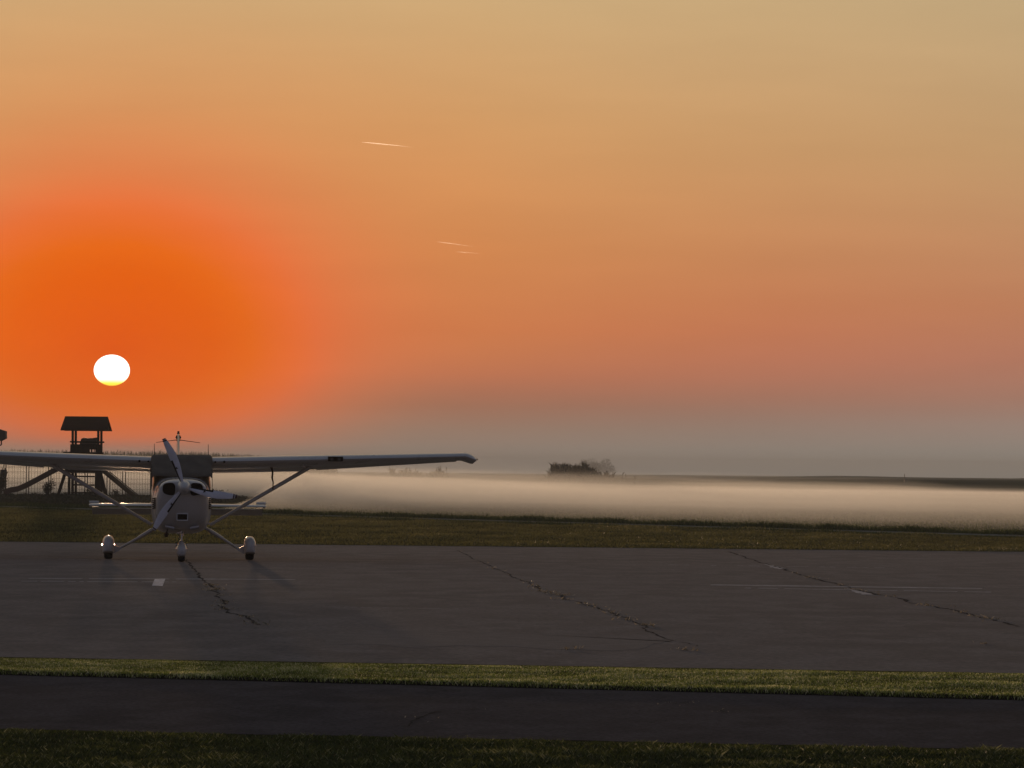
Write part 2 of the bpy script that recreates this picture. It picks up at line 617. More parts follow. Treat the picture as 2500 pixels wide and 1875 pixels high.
def strip(name, left, right, z, m, x0=-40, x1=40, wob=0.0, n=160):
    """sheet between two lines y = a + b*x, with slightly uneven edges"""
    v, f = [], []
    for i in range(n + 1):
        x = x0 + (x1 - x0) * i / n
        for k, (a, b) in enumerate((left, right)):
            v.append((x, a + b * x + wob * nzf(x, k * 9.0, 1.3, 3.1 + k), z))
    for i in range(n):
        f.append((2 * i, 2 * i + 2, 2 * i + 3, 2 * i + 1))
    o = obj(name, (v, f), m)
    o['kind'] = 'structure'
    return o


def line_through(p, q):
    b = (q.y - p.y) / (q.x - p.x)
    return (p.y - b * p.x, b)


L_ROAD0 = line_through(gp(0, 1779), gp(2500, 1830))      # road, near edge
L_ROAD1 = line_through(gp(0, 1649), gp(2500, 1712))      # road, far edge
L_APR0 = line_through(gp(0, 1611), gp(2500, 1651))       # apron, near edge
L_APR1 = line_through(gp(0, 1323), gp(2500, 1348))       # apron, far edge
L_TRK = line_through(gp(0, 1238), gp(2500, 1311))        # farm track along the mown grass


def line_y(L, x): return L[0] + L[1] * x


# base ground: field and turf to the horizon, hollows and swells far off
def gz(x, y):
    z = -0.012
    if y > 60:
        z += 0
    d = y - line_y(L_TRK, x)
    if d > 6 and y > 100:
        z += 0.05 * nzf(x, y, .05, 2.0) * min(1, (d - 6) / 20)
    return z


grid_sheet('ground', -1500, 1500, -50, 2500, 150, 220, gz, FIELD, 2.2)
strip('lawn', (-20, 0), L_ROAD0, 0.002, SOIL, -30, 30, 0.0)
strip('grass_verge', (L_ROAD1[0] + .06, L_ROAD1[1]), (L_APR0[0] - .12, L_APR0[1]), 0.032, SOIL, -40, 40, 0.03)
vv, ff = [], []
for i in range(241):                        # the cut turf edge standing over the road, and the soft slope to the apron
    x_ = -40 + i / 3
    w_ = .03 * nzf(x_, 0, 1.3, 3.1)
    g_ = .03 * nzf(x_, 5, 2.3, 3.1)
    vv += [(x_, L_ROAD1[0] - .05 + g_ + L_ROAD1[1] * x_, 0.0), (x_, L_ROAD1[0] + .065 + w_ + L_ROAD1[1] * x_, .0325)]
for i in range(240):
    ff.append((2 * i, 2 * i + 2, 2 * i + 3, 2 * i + 1))
EDGE_SHADE = ground_mat('shaded_edge_soil', [(.02, .016, .012), (.03, .024, .017), (.036, .028, .02)], (0.8, 6, 40))  # soil colour darkened to carry the shade under the turf edge
obj('verge_edge', (vv, ff), EDGE_SHADE)['kind'] = 'structure'
vv = []
for i in range(241):
    x_ = -40 + i / 3
    vv += [(x_, L_APR0[0] - .16 + L_APR0[1] * x_, .0315), (x_, L_APR0[0] + .16 + .08 * nzf(x_, 5, 1.3, 3.1) + L_APR0[1] * x_, .004)]
obj('verge_slope', (vv, ff), SOIL)['kind'] = 'structure'
strip('road', (L_ROAD0[0] - .1, L_ROAD0[1]), L_ROAD1, 0.006, ROAD, -40, 40, 0.10)
strip('apron', L_APR0, L_APR1, 0.006, ASPH, -70, 70, 0.16, 280)
strip('mown_grass', (L_APR1[0] - .3, L_APR1[1]), (L_TRK[0] - 1.2, L_TRK[1]), 0.002, SOIL, -60, 40, 0.0)
strip('farm_track', (L_TRK[0] - 1.6, L_TRK[1]), (L_TRK[0] + 1.5, L_TRK[1]), 0.030, TRACKM, -45, 45, 0.25, 200)

# low embankment and fields beyond the mist on the right
def emb(x, y):
    t = max(0, min(1, (y - 405) / 26))
    t = t * t * (3 - 2 * t)
    s_ = np.interp(x, [-200, -20, 8, 14, 22, 29, 35, 46, 62, 90, 400], [.0, .10, .62, .78, .70, .34, .34, .72, .92, 1.0, 1.0])
    return t * (s_ + 0.06 * nzf(x, y, .06, 5.0)) - 0.03


EMB = ground_mat('embankment_turf', [(.016, .034, .010), (.026, .048, .014), (.034, .054, .018)], (0.08, 0.6, 3), 0.95, .8, .08, .1)
grid_sheet('embankment', -20, 260, 400, 620, 140, 30, emb, EMB)


def hill(x, y):
    t = max(0, 1 - abs(y - 1120) / 200)
    s_ = np.interp(x, [-400, 60, 100, 125, 150, 175, 240, 500], [0, 0, 1.4, 1.1, .6, 1.5, 2.2, 2.2])
    return t * (s_ + 0.5 * nzf(x, y, .03, 8.0)) - 0.03


grid_sheet('far_hill', 40, 600, 920, 1320, 110, 16, hill, EMB)
# distant paved strip on the right
strip('runway', (290, 0.0), (398, 0.0), 0.06, ROAD, 31, 200, 2.0)


# marks on the apron -------------------------------------------------
def painted(name, p, q, w, z, m, gaps=0.0):
    p, q = gp(*p), gp(*q)
    p.z = q.z = z
    n = 40
    v, f = [], []
    d = (q - p)
    side = Vector((-d.y, d.x, 0)).normalized()
    for i in range(n + 1):
        c = p + d * (i / n)
        ww = w * (0.75 + 0.5 * abs(nzf(c.x * 3, c.y, 1.0, 4.0)))
        v += [c - side * ww / 2, c + side * ww / 2]
    for i in range(n):
        if gaps and random.random() < gaps:
            continue
        f.append((2 * i, 2 * i + 2, 2 * i + 3, 2 * i + 1))
    o = obj(name, (v, f), m)
    o['kind'] = 'structure'
    return o


painted('painted_line', (70, 1413), (720, 1416), .26, .0082, PAINT, .05)
painted('painted_line', (52, 1420), (430, 1422), .2, .0082, PAINT, .25)
painted('painted_line', (1735, 1429), (2398, 1438), .34, .0082, PAINT, .0)
painted('painted_line', (1770, 1436), (2420, 1447), .2, .0082, PAINT, .2)
painted('painted_line', (1630, 1380), (2160, 1387), .14, .0082, PAINT, .3)
painted('painted_line', (140, 1366), (330, 1369), .16, .0082, PAINT, .3)
painted('painted_line', (780, 1483), (1120, 1488), .05, .0082, PAINT, .4)
q = [gp(378, 1414), gp(404, 1414), gp(397, 1432), gp(371, 1431)]
obj('painted_mark', ([(p.x, p.y, .0084) for p in q], [(0, 3, 2, 1)]), PAINTW)['kind'] = 'structure'

# lighter repaired patches
def patch(name, outline, z, m):
    pts = [gp(*p) for p in outline]
    out = []
    for i, p in enumerate(pts):
        r = pts[(i + 1) % len(pts)]
        for k in range(24):
            c = p.lerp(r, k / 24)
            out.append((c.x + .05 * nzf(c.x, c.y, 3, 1), c.y + .5 * nzf(c.x, c.y, 2.1, 2) + .3 * nzf(c.x, c.y, 6, 2), z))
    o = obj(name, (out, [tuple(range(len(out)))[::-1]]), m)
    o['kind'] = 'structure'
    return o


patch('asphalt_patch', [(810, 1578), (1560, 1586), (1640, 1566), (1240, 1543), (900, 1540), (770, 1556)], .0074, PATCH)

# cracks with grass growing out of them
crack_pts = []


def crack(pixels, w, wob=.12, weeds=1.0, mid=True):
    pts = [gp(*p) for p in pixels]
    v, f = [], []
    seg = []
    for a, b in zip(pts, pts[1:]):
        n = max(6, int((b - a).length / .22))
        seg += [a.lerp(b, i / n) for i in range(n)]
    seg.append(pts[-1])
    off = 0
    for i, c in enumerate(seg):
        off = off * .86 + random.gauss(0, wob * .28)
        d = (seg[min(i + 1, len(seg) - 1)] - seg[max(0, i - 1)]).normalized()
        s_ = Vector((-d.y, d.x, 0))
        cc = c + s_ * off
        ww = w * random.choice([.1, .25, .5, .7, 1.0])
        v += [(cc.x - s_.x * ww, cc.y - s_.y * ww, .0094), (cc.x + s_.x * ww, cc.y + s_.y * ww, .0094)]
        pat = max(0.0, nzf(cc.y, weeds, 1.1, 7.7) * 2.2 + .45)
        for k in range(int(weeds * pat * random.choice([0, 2, 5, 9]))):
            crack_pts.append((cc.x + random.gauss(0, .07) * s_.x, cc.y + random.gauss(0, .10), .01, weeds))
    for i in range(len(seg) - 1):
        f.append((2 * i, 2 * i + 2, 2 * i + 3, 2 * i + 1))
    o = obj('pavement_crack', (v, f), CRACKM)
    o['kind'] = 'structure'


crack([(440, 1345), (458, 1380), (485, 1408), (512, 1430)], .028, .06, .0)
crack([(512, 1430), (535, 1450), (545, 1472), (590, 1512), (612, 1527)], .03, .10, 1.8)
crack([(1118, 1345), (1200, 1385), (1300, 1432)], .022, .05, .25)
crack([(1300, 1432), (1385, 1463), (1475, 1493), (1568, 1534)], .03, .09, 1.5)
crack([(1568, 1534), (1660, 1568), (1700, 1580)], .014, .06, .1)
crack([(1778, 1347), (1860, 1375), (1950, 1402)], .03, .05, .15)
crack([(1950, 1402), (2080, 1438), (2200, 1462), (2320, 1492), (2495, 1531)], .035, .07, .9)
crack([(900, 1580), (1000, 1579), (1180, 1583)], .014, .03, .05)
crack([(975, 1778), (1010, 1765), (1045, 1747), (1080, 1738), (1160, 1734)], .016, .05, .35)
crack([(1640, 1590), (1662, 1586)], .02, .1, 1.2)
crack([(2395, 1572), (2420, 1574)], .02, .1, .8)
crack([(1650, 1722), (1680, 1716)], .015, .05, .9)
crack([(1762, 1742), (1780, 1735)], .012, .05, .5)
crack([(1380, 1587), (1425, 1586)], .02, .08, 1.0)
# slightly paler scuffs beside the right-hand crack
patch('asphalt_patch', [(1865, 1377), (1925, 1390), (1905, 1391), (1880, 1385)], .0088, PAINT)
patch('asphalt_patch', [(2065, 1437), (2150, 1456), (2120, 1455), (2085, 1447)], .0088, PAINT)

cp = np.array(crack_pts)
n = len(cp)
wsc = np.where(cp[:, 1] < 31, .35, 1.0)
tag(blades('crack_weeds', cp[:, :3], rng.uniform(.010, .034, n) * wsc, rng.uniform(.012, .032, n) * wsc, rng.uniform(.6, 2.6, n),
           rng.uniform(0, .75, n), DRY),
    'dry pale grass sprouting from the cracks in the apron', 'weeds', kind='stuff')


# ------------------------------------------------------------------ grass
def scatter(n, ylo, yhi, xlo, xhi):
    x = rng.uniform(xlo, xhi, n)
    lo = ylo[0] + ylo[1] * x
    hi_ = yhi[0] + yhi[1] * x
    return x, lo + (hi_ - lo) * rng.uniform(0, 1, n)


def clump(x, y, s, seed):
    return np.array([mnoise.noise(Vector((a * s + seed, b * s, seed))) for a, b in zip(x, y)])


# foreground lawn
x, y = scatter(240000, (17.5, 0), (L_ROAD0[0] + .12, L_ROAD0[1]), -7.5, 7.5)
c1 = clump(x, y, 1.8, 3.3)
c2 = clump(x, y, 6.0, 9.3)
h = .016 + .016 * np.clip(c1 + .4, 0, 1) + .024 * np.clip(c2 + .1, 0, 1)
edge = np.clip(((L_ROAD0[0] + L_ROAD0[1] * x) - y) / .35, .25, 1)
h *= rng.uniform(.6, 1.3, len(x)) * edge
t = np.clip(.45 + .4 * c2 + .3 * c1 + rng.normal(0, .24, len(x)), 0, .95)
t[rng.uniform(0, 1, len(x)) < .025] = 1  # a few blades coloured palest as painted dew glints
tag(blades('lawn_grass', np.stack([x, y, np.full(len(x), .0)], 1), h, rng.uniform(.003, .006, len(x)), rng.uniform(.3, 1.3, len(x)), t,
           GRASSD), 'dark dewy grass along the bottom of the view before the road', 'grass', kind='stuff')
# verge between road and apron
x, y = scatter(350000, (L_ROAD1[0] - .02, L_ROAD1[1]), (L_APR0[0] + .08, L_APR0[1]), -9.5, 9.5)
c1 = clump(x, y, 1.6, 5.3)
c2 = clump(x, y, 5.0, 1.3)
lo = L_ROAD1[0] + L_ROAD1[1] * x
hi_ = L_APR0[0] + L_APR0[1] * x
near_e = np.clip((y - lo) / .5, 0, 1)
far_e = np.clip((hi_ - y) / .6, .15, 1)
h = (.011 + .013 * np.clip(c1 + .3, 0, 1) + .008 * (1 - near_e)) * far_e * rng.uniform(.6, 1.3, len(x))
t = np.clip(.5 + .35 * c2 + .25 * c1 + rng.normal(0, .28, len(x)), 0, .96)
t[rng.uniform(0, 1, len(x)) < .07] = 1  # palest tint on stray blades: dry tips and painted dew sparkle
zb_ = np.interp(y - lo, [-.05, .06], [.0, .030]) * np.interp(hi_ - y, [-.16, .14], [.1, 1])
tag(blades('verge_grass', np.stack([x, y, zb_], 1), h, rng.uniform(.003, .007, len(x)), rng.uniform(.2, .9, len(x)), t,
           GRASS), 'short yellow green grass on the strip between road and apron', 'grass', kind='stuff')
# mown grass beyond the apron
x, y = scatter(200000, (L_APR1[0] - .1, L_APR1[1]), (L_TRK[0] - .6, L_TRK[1]), -24, 20)
c1 = clump(x, y * .5, .55, 7.3)
c2 = clump(x, y * .4, 1.7, 2.3)
h = (.028 + .04 * np.clip(c1 + .3, 0, 1) + .035 * np.clip(c2, 0, 1)) * rng.uniform(.6, 1.4, len(x))
t = np.clip(.5 + .25 * c2 + .2 * c1 + rng.normal(0, .15, len(x)), 0, .92)
tag(blades('mown_turf', np.stack([x, y, np.full(len(x), .0)], 1), h, rng.uniform(.008, .020, len(x)), rng.uniform(.2, 1.3, len(x)), t,
           GRASSM), 'rough brown green turf between the apron and the farm track', 'grass', kind='stuff')
# rank grass beside the track
xs, ys, hs = [], [], []
for off, wd, hh_, k in ((3.0, 1.6, .19, 34000), (-3.4, .9, .10, 14000)):
    x = rng.uniform(-26, 22, k)
    y = L_TRK[0] + L_TRK[1] * x + off + rng.normal(0, wd * .5, k)
    xs.append(x); ys.append(y)
    hs.append(hh_ * (0.55 + .6 * np.clip(clump(x, y, .8, off + 4) + .4, 0, 1.2)) * rng.uniform(.5, 1.2, k))
x, y, h = map(np.concatenate, (xs, ys, hs))
t = np.clip(.32 + rng.normal(0, .18, len(x)), 0, .9)
tag(blades('rank_grass', np.stack([x, y, np.zeros(len(x))], 1), h, rng.uniform(.012, .03, len(x)), rng.uniform(.1, .6, len(x)), t, GRASSD),
    'dark rank grass lining both sides of the farm track', 'grass', kind='stuff')
# meadow just beyond the track, inside the thin edge of the mist
x, y = scatter(60000, (L_TRK[0] + 2, L_TRK[1]), (L_TRK[0] + 70, L_TRK[1]), -14, 30)
h = rng.uniform(.02, .07, len(x))
tag(blades('meadow_grass', np.stack([x, y, np.zeros(len(x))], 1), h, rng.uniform(.02, .05, len(x)), rng.uniform(.2, .8, len(x)),
           np.clip(.55 + rng.normal(0, .2, len(x)), 0, .95), GRASSD),
    'pale green meadow grass vanishing into the ground mist', 'grass', kind='stuff')

# ------------------------------------------------------------------ weeds and shrubs by the playground
DP = 204.0      # distance of the fence line


def px2x(px, d): return (px - 1250) / F * d


# bank of weeds in front of the fence
k = 42000
wx = rng.uniform(px2x(-60, 190), px2x(575, 175), k)
wy = rng.uniform(158, 203, k)
prof = np.array([.12 + .22 * max(0, mnoise.noise(Vector((a * .45, b * .1, 3)))) + .20 * max(0, mnoise.noise(Vector((a * 1.6, b * .3, 8))))
                 for a, b in zip(wx, wy)])
fall = np.clip((wy - 160) / 35, .2, 1)
fall *= np.clip((px2x(600, 180) - wx) / 3.0, .15, 1)
wz = prof * fall * rng.uniform(0, 1, k) ** .7
o = leaves(np.stack([wx, wy, wz], 1), rng.uniform(.03, .09, k), np.clip(rng.normal(.4, .25, k), 0, 1), 'weed_bank', WEED)
tag(o, 'tangled brown green weeds along the foot of the mesh fence', 'weeds', kind='stuff')


def shrub(px, d, height, width, nleaf, nstem, label, seed, material=WEED, lsize=.05, name='shrub'):
    r0 = empty(name, (px2x(px, d), d, 0))
    tag(r0, label, 'shrub')
    st = MB()
    pts = []
    rs = random.Random(seed)
    for i in range(nstem):
        a = rs.uniform(0, 2 * PI)
        tip = Vector((math.cos(a) * width * rs.uniform(.1, .5), math.sin(a) * width * .4 * rs.random(), height * rs.uniform(.6, 1.0)))
        mid = tip * .5 + Vector((rs.gauss(0, .05), rs.gauss(0, .05), height * .08))
        st.tube([(0, 0, -.05), mid, tip], [.016, .012, .006], 5)
        for j in range(nleaf // nstem):
            u = rs.uniform(.3, 1.0)
            p = (mid * (u * 2) if u < .5 else mid.lerp(tip, (u - .5) * 2))
            pts.append((p.x + rs.gauss(0, .09), p.y + rs.gauss(0, .09), max(.02, p.z + rs.gauss(0, .05))))
    obj('stem', st.vf, BARK, r0)
    pts = np.array(pts)
    leaves(pts, rng.uniform(lsize * .6, lsize * 1.5, len(pts)), np.clip(rng.normal(.35, .25, len(pts)), 0, 1), 'foliage', material, r0)
    return r0


shrub(118, 199, .98, 1.0, 420, 13, 'loose leggy shrub with bare twig tips between the slide and the tower leg', 3)
shrub(533, 180, .62, .85, 520, 12, 'low bushy shrub just right of the aircraft nose, above the tailplane', 5)
shrub(3, 196, 1.35, .7, 900, 10, 'dense dark bush at the left edge under the square board', 8)
shrub(222, 197, .55, .6, 160, 7, 'small low shrub seen between the ladder rungs of the play tower', 12)
shrub(283, 197, .45, .5, 160, 7, 'small arching weed clump right of the play tower leg', 14)

# ------------------------------------------------------------------ mesh fence
def FX(px, py, d=DP):
    p = at(px, py, d)
    return p.x, p.z


fence = empty('mesh_fence', (px2x(200, DP), DP, 0))
tag(fence, 'tall wire mesh fence on paired dark posts behind the play tower', 'fence')
fx0 = fence.location.x
pm = MB().box(0, 0, .98, .05, .05, 2.02).vf
post_me = None
posts_px = [-44, -38, 12, 17, 67, 73, 121, 127, 210, 216, 264, 271, 302, 309, 370, 376, 428, 434]
for px in posts_px:
    if post_me is None:
        o = obj('post', pm, POSTM, fence)
        post_me = o.data
    else:
        o = bpy.data.objects.new('post', post_me)
        C.objects.link(o)
        o.parent = fence
    o.location = (px2x(px, DP) - fx0, 0, 0)
pairs = [(-38, 12), (17, 67), (73, 121), (127, 210), (216, 264), (271, 302), (309, 370), (376, 428)]
for a, b in pairs:
    xa, xb = px2x(a, DP) - fx0, px2x(b, DP) - fx0
    mb = MB()
    nw = max(3, int(round((xb - xa) / .155)))
    for i in range(1, nw):
        X = xa + (xb - xa) * i / nw + random.gauss(0, .008)
        mb.beam((X, .03, .05), (X + random.gauss(0, .01), .03, 1.88), .014, .014, (0, 1, 0))
    for zz in np.arange(.15, 1.9, .29):
        for dz in ((0, .07) if int(zz * 10) % 2 else (0,)):
            mb.beam((xa, .045, zz + dz), (xb, .045, zz + dz), .012, .012)
    obj('mesh_panel', mb.vf, WIREM, fence)

# ------------------------------------------------------------------ play tower
tw = empty('play_tower', (px2x(212, DP - 3), DP - 3, 0))
tag(tw, 'dark wooden play tower with pitched roof, ladder and slide rising behind the left wing', 'play tower')
DT = DP - 3
cx = tw.location.x


def T(px, py, dy=0.0):
    p = at(px, py, DT + dy)
    return Vector((p.x - cx, dy, p.z))


# roof: boards on two slopes
rz0, rz1 = T(212, 1052).z, T(212, 1019.5).z
hw0, hw1 = 1.30, 1.17
for s_ in (-1, 1):
    nb = 5
    for k in range(nb):
        a, b = k / nb, (k + 1) / nb
        mb = MB()
        v = []
        for u, dz in ((a, .0), (b, .03)):
            hw = hw0 + (hw1 - hw0) * u
            yy = s_ * .95 * (1 - u)
            zz = rz0 + (rz1 - rz0) * u + dz
            v += [(-hw, yy, zz), (hw, yy, zz), (hw, yy, zz + .035), (-hw, yy, zz + .035)]
        mb.add(v, [(0, 1, 2, 3), (7, 6, 5, 4), (0, 4, 5, 1), (3, 2, 6, 7), (0, 3, 7, 4), (1, 5, 6, 2)])
        obj('roof_board', mb.vf, WOODR, tw)
# gable boards under the ridge
for s_ in (-1, 1):
    v = [(s_ * 1.12, -.86, rz0 + .02), (s_ * 1.12, .86, rz0 + .02), (s_ * 1.05, 0, rz1 - .02),
         (s_ * 1.16, -.86, rz0 + .02), (s_ * 1.16, .86, rz0 + .02), (s_ * 1.09, 0, rz1 - .02)]
    obj('gable_board', (v, [(0, 1, 2), (5, 4, 3), (0, 3, 4, 1), (1, 4, 5, 2), (2, 5, 3, 0)]), WOODR, tw)
# corner posts (two rows)
for px, dy in ((177.5, -.6), (185, .6), (240, -.6), (247.5, .6)):
    p = T(px, 1052, dy)
    q = T(px - (0 if px < 200 else 0), 1213, dy)
    obj('post', MB().beam((q.x, dy, 0), (p.x, dy, rz0 + .1), .12, .12, (0, 1, 0)).vf, WOOD, tw)
zd = T(212, 1110).z         # deck
obj('deck', MB().box(0, 0, zd, 2.0, 1.5, .09).vf, WOOD, tw)
obj('deck_beam', MB().box(T(207, 1100).x, -.68, T(212, 1106.5).z, 2.2, .08, .12).vf, WOOD, tw)
obj('deck_beam', MB().box(.02, .62, zd - .1, 1.9, .08, .14).vf, WOOD, tw)
# railings: vertical boards with gaps, top rail, side panels
zr = T(212, 1079).z
obj('top_rail', MB().beam((T(174, 1100).x, -.66, zr), (T(251, 1100).x, -.66, zr - .02), .06, .09).vf, WOOD, tw)
obj('top_rail', MB().beam((T(174, 1100).x, .66, zr), (T(251, 1100).x, .66, zr), .06, .09).vf, WOOD, tw)
zp1 = T(212, 1085).z
zp0 = T(212, 1098).z
obj('rail_panel', MB().box(T(191, 1100).x, -.66, (zp1 + zd) / 2, .72, .03, zp1 - zd).vf, WOOD, tw)
for a, b in ((201.5, 204), (207, 222.5), (225.5, 229), (232.5, 234.5), (236, 252)):
    xa, xb = T(a, 1100).x, T(b, 1100).x
    obj('rail_board', MB().box((xa + xb) / 2, -.66, (zp1 + zd) / 2, xb - xa, .03, zp1 - zd).vf, WOOD, tw)
obj('rail_panel', MB().box((T(198, 1100).x + T(237, 1100).x) / 2, -.63, (zp1 + zp0) / 2 + .01, T(237, 1100).x - T(198, 1100).x, .03, zp1 - zp0).vf,
    WOOD, tw)
# hood of the slide on the deck
xs_ = [T(p, 1100).x for p in (194, 197, 200, 206, 216, 228, 236, 238)]
zs_ = [T(215, p).z for p in (1100, 1080, 1071, 1069, 1070, 1069.5, 1068, 1069)]
base_z = zd + .04
prof_ = list(zip(xs_, zs_))
v, f = [], []
for y_ in (-.35, .45):
    v += [(x_, y_, z_) for x_, z_ in prof_] + [(xs_[-1], y_, zs_[-1] - .35), (T(215, 1100).x, y_, zr - .15), (T(212, 1100).x, y_, base_z), (xs_[0], y_, base_z)]
m_ = len(v) // 2
f = [tuple(range(m_)), tuple(range(2 * m_ - 1, m_ - 1, -1))] + [(i, (i + 1) % m_, (i + 1) % m_ + m_, i + m_) for i in range(m_)]
obj('slide_hood', (v, f), SLIDEM, tw)
# lower frame
zb = T(212, 1150).z
obj('cross_beam', MB().beam((T(163, 1100).x, -.66, zb + .02), (T(246, 1100).x, -.66, zb + .02), .10, .26).vf, WOOD, tw)
for px in (174, 182):
    obj('leg', MB().beam((T(px, 1100).x, -.74, 0), (T(px, 1100).x, -.74, zb), .12, .12, (0, 1, 0)).vf, WOOD, tw)
obj('leg', MB().beam((T(243, 1100).x, -.74, 0), (T(243, 1100).x, -.74, zb), .30, .07, (0, 1, 0)).vf, WOOD, tw)
p, q = T(171, 1135, -.5), T(140, 1213, -.9)
obj('brace', MB().beam((q.x, -.9, 0), (p.x, -.5, p.z + .4), .17, .09, (0, 1, 0)).vf, WOOD, tw)
p, q = T(240, 1150, -.5), T(260, 1213, -1.0)
obj('brace', MB().beam((q.x, -1.0, 0), (p.x, -.5, p.z + .3), .20, .09, (0, 1, 0)).vf, WOOD, tw)
for py in (1163, 1184, 1203):
    z_ = T(212, py, -.82).z
    obj('ladder_rung', MB().tube([(T(185, 1100).x, -.82, z_), (T(236, 1100).x, -.82, z_ - .01)], .042, 8).vf, WOOD, tw)
# slide to the left: a trough
path = [(172, 1122, .0), (150, 1140, -.3), (120, 1156, -.8), (92, 1171, -1.4), (66, 1185, -2.0), (44, 1194.5, -2.5), (28, 1197, -2.8), (10, 1203, -3.1)]
rings = []
for i, (a, b, dy) in enumerate(path):
    c = T(a, b, dy)
    rings.append([c + Vector((o1 * .06, o2, o3)) for o1, o2, o3 in
                  ((0, -.26, .17), (0, -.22, .17), (0, -.20, -.05), (0, .20, -.05), (0, .22, .17), (0, .26, .17), (0, .26, -.13), (0, -.26, -.13))])
obj('slide', loft(rings), SLIDEM, tw)
c = T(14, 1204, -3.0)
obj('slide_foot', MB().box(c.x, -3.0, (c.z) / 2 - .02, .12, .5, max(.1, c.z)).vf, WOOD, tw)
# climbing ramp to the right with its hand rail
a, b = T(250, 1147, -.7), T(346, 1226, -9.0)
obj('climbing_ramp', MB().beam(a, b, .26, .12, (0, 0, 1)).vf, WOOD, tw)
a, b = T(268, 1152, -.45), T(352, 1221, -9.2)
obj('hand_rail', MB().tube([a, b], .025, 6).vf, WOOD, tw)

# square board on posts at the left edge
nb_ = empty('notice_board', (px2x(11, DP - 1), DP - 1, 0))
tag(nb_, 'small dark square board fixed on the paired posts at the left edge', 'notice board')
z_ = at(11, 1155, DP - 1).z
obj('board', MB().box(0, 0, z_, .37, .05, .37).vf, POSTM, nb_)
obj('post', MB().box(-.07, .04, z_ / 2 + .15, .05, .04, z_ + .3).vf, POSTM, nb_)
obj('post', MB().box(.09, .04, z_ / 2 + .15, .05, .04, z_ + .3).vf, POSTM, nb_)

# dark lamp housing cut by the left edge
fl = empty('mast_lamp', (px2x(-12, DP - 2), DP - 2, 0))
tag(fl, 'dark angular lamp housing on a mast, cut off by the left edge of the view', 'lamp')
def TL(px, py):
    p = at(px, py, DP - 2)
    return (p.x - fl.location.x, p.z)
out = [TL(-26, 1052), TL(-12, 1046), TL(0, 1048), TL(15.8, 1053), TL(15.2, 1062), TL(16.4, 1070), TL(5, 1076), TL(-20, 1078), TL(-28, 1066)]
v = [(a, -.28, b) for a, b in out] + [(a, .28, b) for a, b in out]
m_ = len(out)
f = [tuple(range(m_))[::-1], tuple(range(m_, 2 * m_))] + [(i, (i + 1) % m_, (i + 1) % m_ + m_, i + m_) for i in range(m_)]
obj('lamp_housing', (v, f), POSTM, fl)
a, b = TL(3.6, 1074), TL(3.2, 1086)
obj('bracket', MB().beam((a[0], 0, a[1]), (b[0], 0, b[1]), .07, .05, (0, 1, 0)).beam((b[0], 0, b[1]), (0, 0, b[1] - .15), .06, .05, (0, 1, 0)).vf, RUST, fl)
obj('mast', MB().tube([(0, 0, 0), (0, 0, TL(0, 1076)[1])], [.07, .05], 10).vf, POSTM, fl)


# ------------------------------------------------------------------ crops and far trees
def corn_block(name, x0, x1, y0, y1, n, hgt, label, dens=10, hfn=None, cat='crop'):
    bx, bt = [], []
    px_ = rng.uniform(x0, x1, n)
    py_ = rng.uniform(y0, y1, n)
    base, hs, ws, ln, tt = [], [], [], [], []
    for a, b in zip(px_, py_):
        H = hgt * random.uniform(.72, 1.10) * (hfn(a) if hfn else 1)
        for k in range(dens):
            zz = H * random.uniform(.05, .9)
            base.append((a + random.gauss(0, .06), b + random.gauss(0, .06), zz - .03))
            hs.append(min(H * 1.06 - zz, random.uniform(.25, .6)))
            ws.append(random.uniform(.05, .10))
            ln.append(random.uniform(.3, 1.2))
            tt.append(random.uniform(0, .8))
        base.append((a, b, 0)); hs.append(H * 1.08); ws.append(.05); ln.append(random.uniform(0, .04)); tt.append(.5)
        base.append((a, b, H * .86)); hs.append(H * .24); ws.append(.07); ln.append(random.uniform(.05, .3)); tt.append(.9)
    o = blades(name, np.array(base), np.array(hs), np.array(ws), np.array(ln), np.array(tt), CORN)
    tag(o, label, cat, kind='stuff')
    return o


corn_block('corn_field', px2x(-120, 400), px2x(778, 400), 396, 445, 7000, 3.05,
           'misty field of tall corn behind the fence and under the wings', 9,
           lambda xx: float(np.interp(xx / 400 * F + 1250, [450, 620, 700, 800], [1.0, .9, .7, .66])))


def ch(xx):
    p = xx / 333 * F + 1250
    return float(np.interp(p, [1335, 1342, 1352, 1400, 1440, 1455, 1480, 1510, 1560], [.55, .88, 1.02, .97, .96, .86, .8, .66, .5])) \
        * (1 + .16 * mnoise.noise(Vector((xx * 1.9, 2.0, 0))) + .12 * mnoise.noise(Vector((xx * 6.0, 5.0, 0))))


corn_block('corn_clump', px2x(1352, 333), px2x(1452, 333), 330, 342, 560, 2.14,
           'dark square clump of corn rising out of the mist right of the wing tip', 9, ch)
corn_block('corn_clump', px2x(1450, 333), px2x(1500, 333), 329, 334, 46, 2.06,
           'thinning row of corn stalks trailing off to the right of the dark clump', 8, ch)
corn_block('corn_clump', px2x(1338, 333), px2x(1356, 333), 329, 334, 16, 2.0,
           'few loose stalks at the left end of the dark corn clump', 7, ch)
corn_block('corn_clump', px2x(950, 352), px2x(1092, 352), 350, 356, 110, 1.95,
           'sparse faint row of stalks standing in the mist beyond the wing tip', 8,
           lambda xx: .82 + .18 * math.sin(xx * 1.7) * math.sin(xx * .6))
